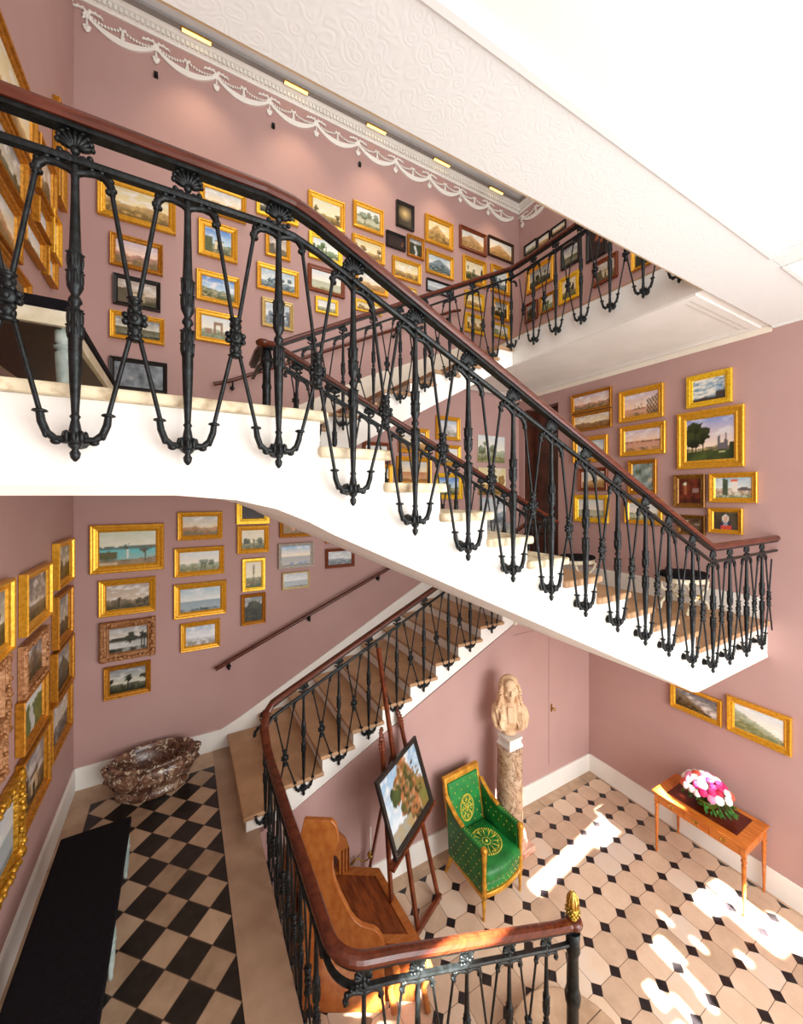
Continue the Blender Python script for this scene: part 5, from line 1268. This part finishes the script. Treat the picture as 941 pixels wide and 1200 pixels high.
for k in range(230):
    a = rnd.random()*2*PI; e = rnd.uniform(.5, 1.9); rr = rnd.uniform(.85, 1.12)
    p = Vector((fx+.19*rr*math.sin(e)*math.cos(a), fy+.23*rr*math.sin(e)*math.sin(a), zt+.15+.13*math.cos(e)))
    if e > 1.2 and math.sin(a) < -.1: p += Vector((-.01, -.03, -.04))
    d = Vector((math.cos(a), math.sin(a), rnd.uniform(-.6, .6))).normalized(); s_ = d.cross(Vector((0, 0, 1))).normalized(); L_ = rnd.uniform(.035, .06); w_ = L_*.3
    mb.add([p-d*L_*.5, p+s_*w_, p+d*L_*.6+Vector((0, 0, -.008)), p-s_*w_], [(0, 1, 2, 3)])
for k in range(14):
    a = -PI/2+rnd.uniform(-.9, .5); mb.tube([(fx, fy, zt+.12), (fx+.14*math.cos(a), fy+.17*math.sin(a), zt+.13), (fx+.2*math.cos(a), fy+.25*math.sin(a), zt+.06)], .0025, 4)
o = mb.build('foliage', M['leaf'], t_); o['kind'] = 'stuff'

# curule stools on the middle landing
def stool(label, x, y, mat, leg, z=ZM, s=1.0):
    t_ = thing('oval_stool', label, 'stool', (x, y, z))
    mb = MB(); mb.lathe([(.27, .405), (.30, .415), (.305, .435), (.29, .452), (.22, .462), (.0, .465)], c=(x, y, z), n=36, sx=1.0, sy=.78); mb.build('cushion', mat, t_)
    mb = MB(); mb.lathe([(.262, .345), (.285, .35), (.29, .365), (.282, .40), (.288, .408)], c=(x, y, z), n=36, sx=1.0, sy=.78); mb.build('seat_frame', leg, t_)
    for sy_ in (-1, 1):
        yy = y+.15*sy_
        for sg in (-1, 1):
            mb = MB(); mb.tube([(x+.23*sg, yy, z+.345), (x+.20*sg, yy, z+.27), (x+.08*sg, yy, z+.20), (x-.08*sg, yy, z+.155), (x-.20*sg, yy, z+.09), (x-.245*sg, yy, z+.026)], [.022, .020, .017, .017, .018, .024], 8)
            mb.ell((x-.25*sg, yy, z+.022), (.03, .02, .022)); mb.build('leg', leg, t_)
        mb = MB(); mb.lathe([(.006, -.02), (.03, -.016), (.03, .016), (.006, .02)], n=14, mat=Matrix.Translation((x, yy, z+.18)) @ R(PI/2, 4, 'X')); mb.build('boss', M['brass'], t_)
    mb = MB(); mb.tube([(x, y-.15, z+.18), (x, y+.15, z+.18)], .012, 8); mb.build('stretcher', leg, t_)
stool('nearest black cushioned oval stool with white crossed legs on the landing', 5.27, 2.40, M['blackcloth'], M['cream'])
stool('second black cushioned oval stool with white crossed legs, below the boat paintings', 5.27, 3.86, M['blackcloth'], M['cream'])
stool('all black oval stool with dark legs, farthest stool, near the doorway', 5.08, 5.02, M['blackcloth'], M['wood_dark'])

# ------------------------------------------------------------------ light and camera
sc = bpy.context.scene
w = bpy.data.worlds.new('sky'); sc.world = w; w.use_nodes = True
bg = w.node_tree.nodes['Background']; bg.inputs[0].default_value = (1.0, .97, .93, 1); bg.inputs[1].default_value = 1.25
def area(name, loc, target, size, power, color=(1, 1, 1), sy=None, spread=None):
    l = bpy.data.lights.new(name, 'AREA'); l.energy = power; l.color = color; l.size = size
    if sy: l.shape = 'RECTANGLE'; l.size_y = sy
    if spread is not None: l.spread = math.radians(spread)
    o = bpy.data.objects.new(name, l); C.objects.link(o); o.location = loc
    o.rotation_euler = (Vector(target)-Vector(loc)).to_track_quat('-Z', 'Y').to_euler(); return o
area('window_light', (3.2, -3.2, 0), (3.0, 3, -.6), 4.5, 350, (1, .98, .96), 4.0)
area('upper_light', (2.2, 2.2, 5.2), (2.4, 4.8, 4.2), 3.5, 40, (1, .92, .82), 1.0)
area('upper_ceiling_fill', (2.2, .6, 2.7), (2.2, 4.6, 5.6), 3.0, 60, (.97, .98, 1), 1.2)  # added up-light, hidden above the hall slab, brightens the upper ceiling
area('flight_soffit_fill', (3.4, .2, -3.6), (2.6, 2.8, -1.0), 2.0, 26, (1, .95, .9), .8)  # added low lamp out of view, lifts the underside of the middle flight
area('hall_ceiling_fill', (2.6, -.6, .2), (2.6, 0, 3), 3.0, 26, (.96, .98, 1), 1.5)  # added lamp facing up, whitens the hall ceiling; no such fitting there
for x in (.15, 1.35, 2.55, 3.75, 4.95):      # warm picture lights of the slot washing the wall below
    l = bpy.data.lights.new('picture_light', 'SPOT'); l.energy = 34; l.color = (1, .74, .5); l.spot_size = math.radians(75); l.spot_blend = 1; l.shadow_soft_size = .06
    o = bpy.data.objects.new('picture_light', l); C.objects.link(o); o.location = (x, YA-.62, 5.35)
    o.rotation_euler = (Vector((x, YA, 4.05))-Vector(o.location)).to_track_quat('-Z', 'Y').to_euler()
area('under_stair_wall_fill', (3.4, -1.2, -1.9), (2.6, 3.9, -3.3), 2.2, 75, (.93, .95, 1), 1.8)  # added cool soft fill, brightens the wall under the stair
def beam(c, sx, sy, z, power, d=(.10, -1.0, 1.05), L=4.2, spread=1.6):
    # narrow shaft of sunlight arriving through a window pane of the open front
    d = Vector(d); c = Vector((c[0], c[1], z)); p = c+d.normalized()*L
    return area('sun_through_window', p, c, sx, power, (1, .95, .86), sy, spread)
beam((4.2, 3.10), 1.6, .06, ZH, 30)
beam((4.75, 3.10), .5, .12, ZH, 10)
D2 = (-.10, -1.0, 1.0)
beam((5.12, 1.75), .30, .42, ZH, 34, D2); beam((4.92, 2.0), .22, .10, ZH, 7, D2); beam((5.25, 1.40), .22, .30, ZH, 16, D2)
for x, y, a, b, e in ((4.05, 1.98, .16, .14, 4.5), (4.0, 1.74, .05, .12, 1.2), (3.62, 1.86, .10, .10, 2), (3.72, 1.66, .05, .16, 1.5), (3.55, 1.62, .10, .05, .9), (4.38, 1.86, .04, .07, .5), (4.35, 2.15, .03, .07, .4), (4.62, 1.60, .05, .06, .5), (3.95, 1.62, .05, .07, .6)):
    beam((x, y), a, b, ZH, e, D2, 3.6, 1.2)
beam((5.12, 2.56), .16, .07, -3.63, 2.5, (.05, -1, 1.05))
beam((5.30, 2.20), .22, .10, -3.35, 1.2, (.03, -1, 1.2))
beam((3.72, 3.40), .12, .5, -3.9, 5, (.12, -1, .8))
beam((1.45, 1.80), 1.0, .14, -2.65, 22, (.1, -1, 1.5), 2.6)
cam = bpy.data.cameras.new('camera'); co = bpy.data.objects.new('camera', cam); C.objects.link(co)
co.location = (0, 0, 0); co.rotation_euler = (PI/2, 0, -math.radians(29.4911))
cam.sensor_fit = 'HORIZONTAL'; cam.sensor_width = 36; cam.lens = 455/941*36; cam.shift_y = -20/941; cam.shift_x = 0
cam.clip_start = .05; cam.clip_end = 60
sc.camera = co
sc.view_settings.view_transform = 'Standard'; sc.view_settings.look = 'None'; sc.view_settings.exposure = 0; sc.view_settings.gamma = 1
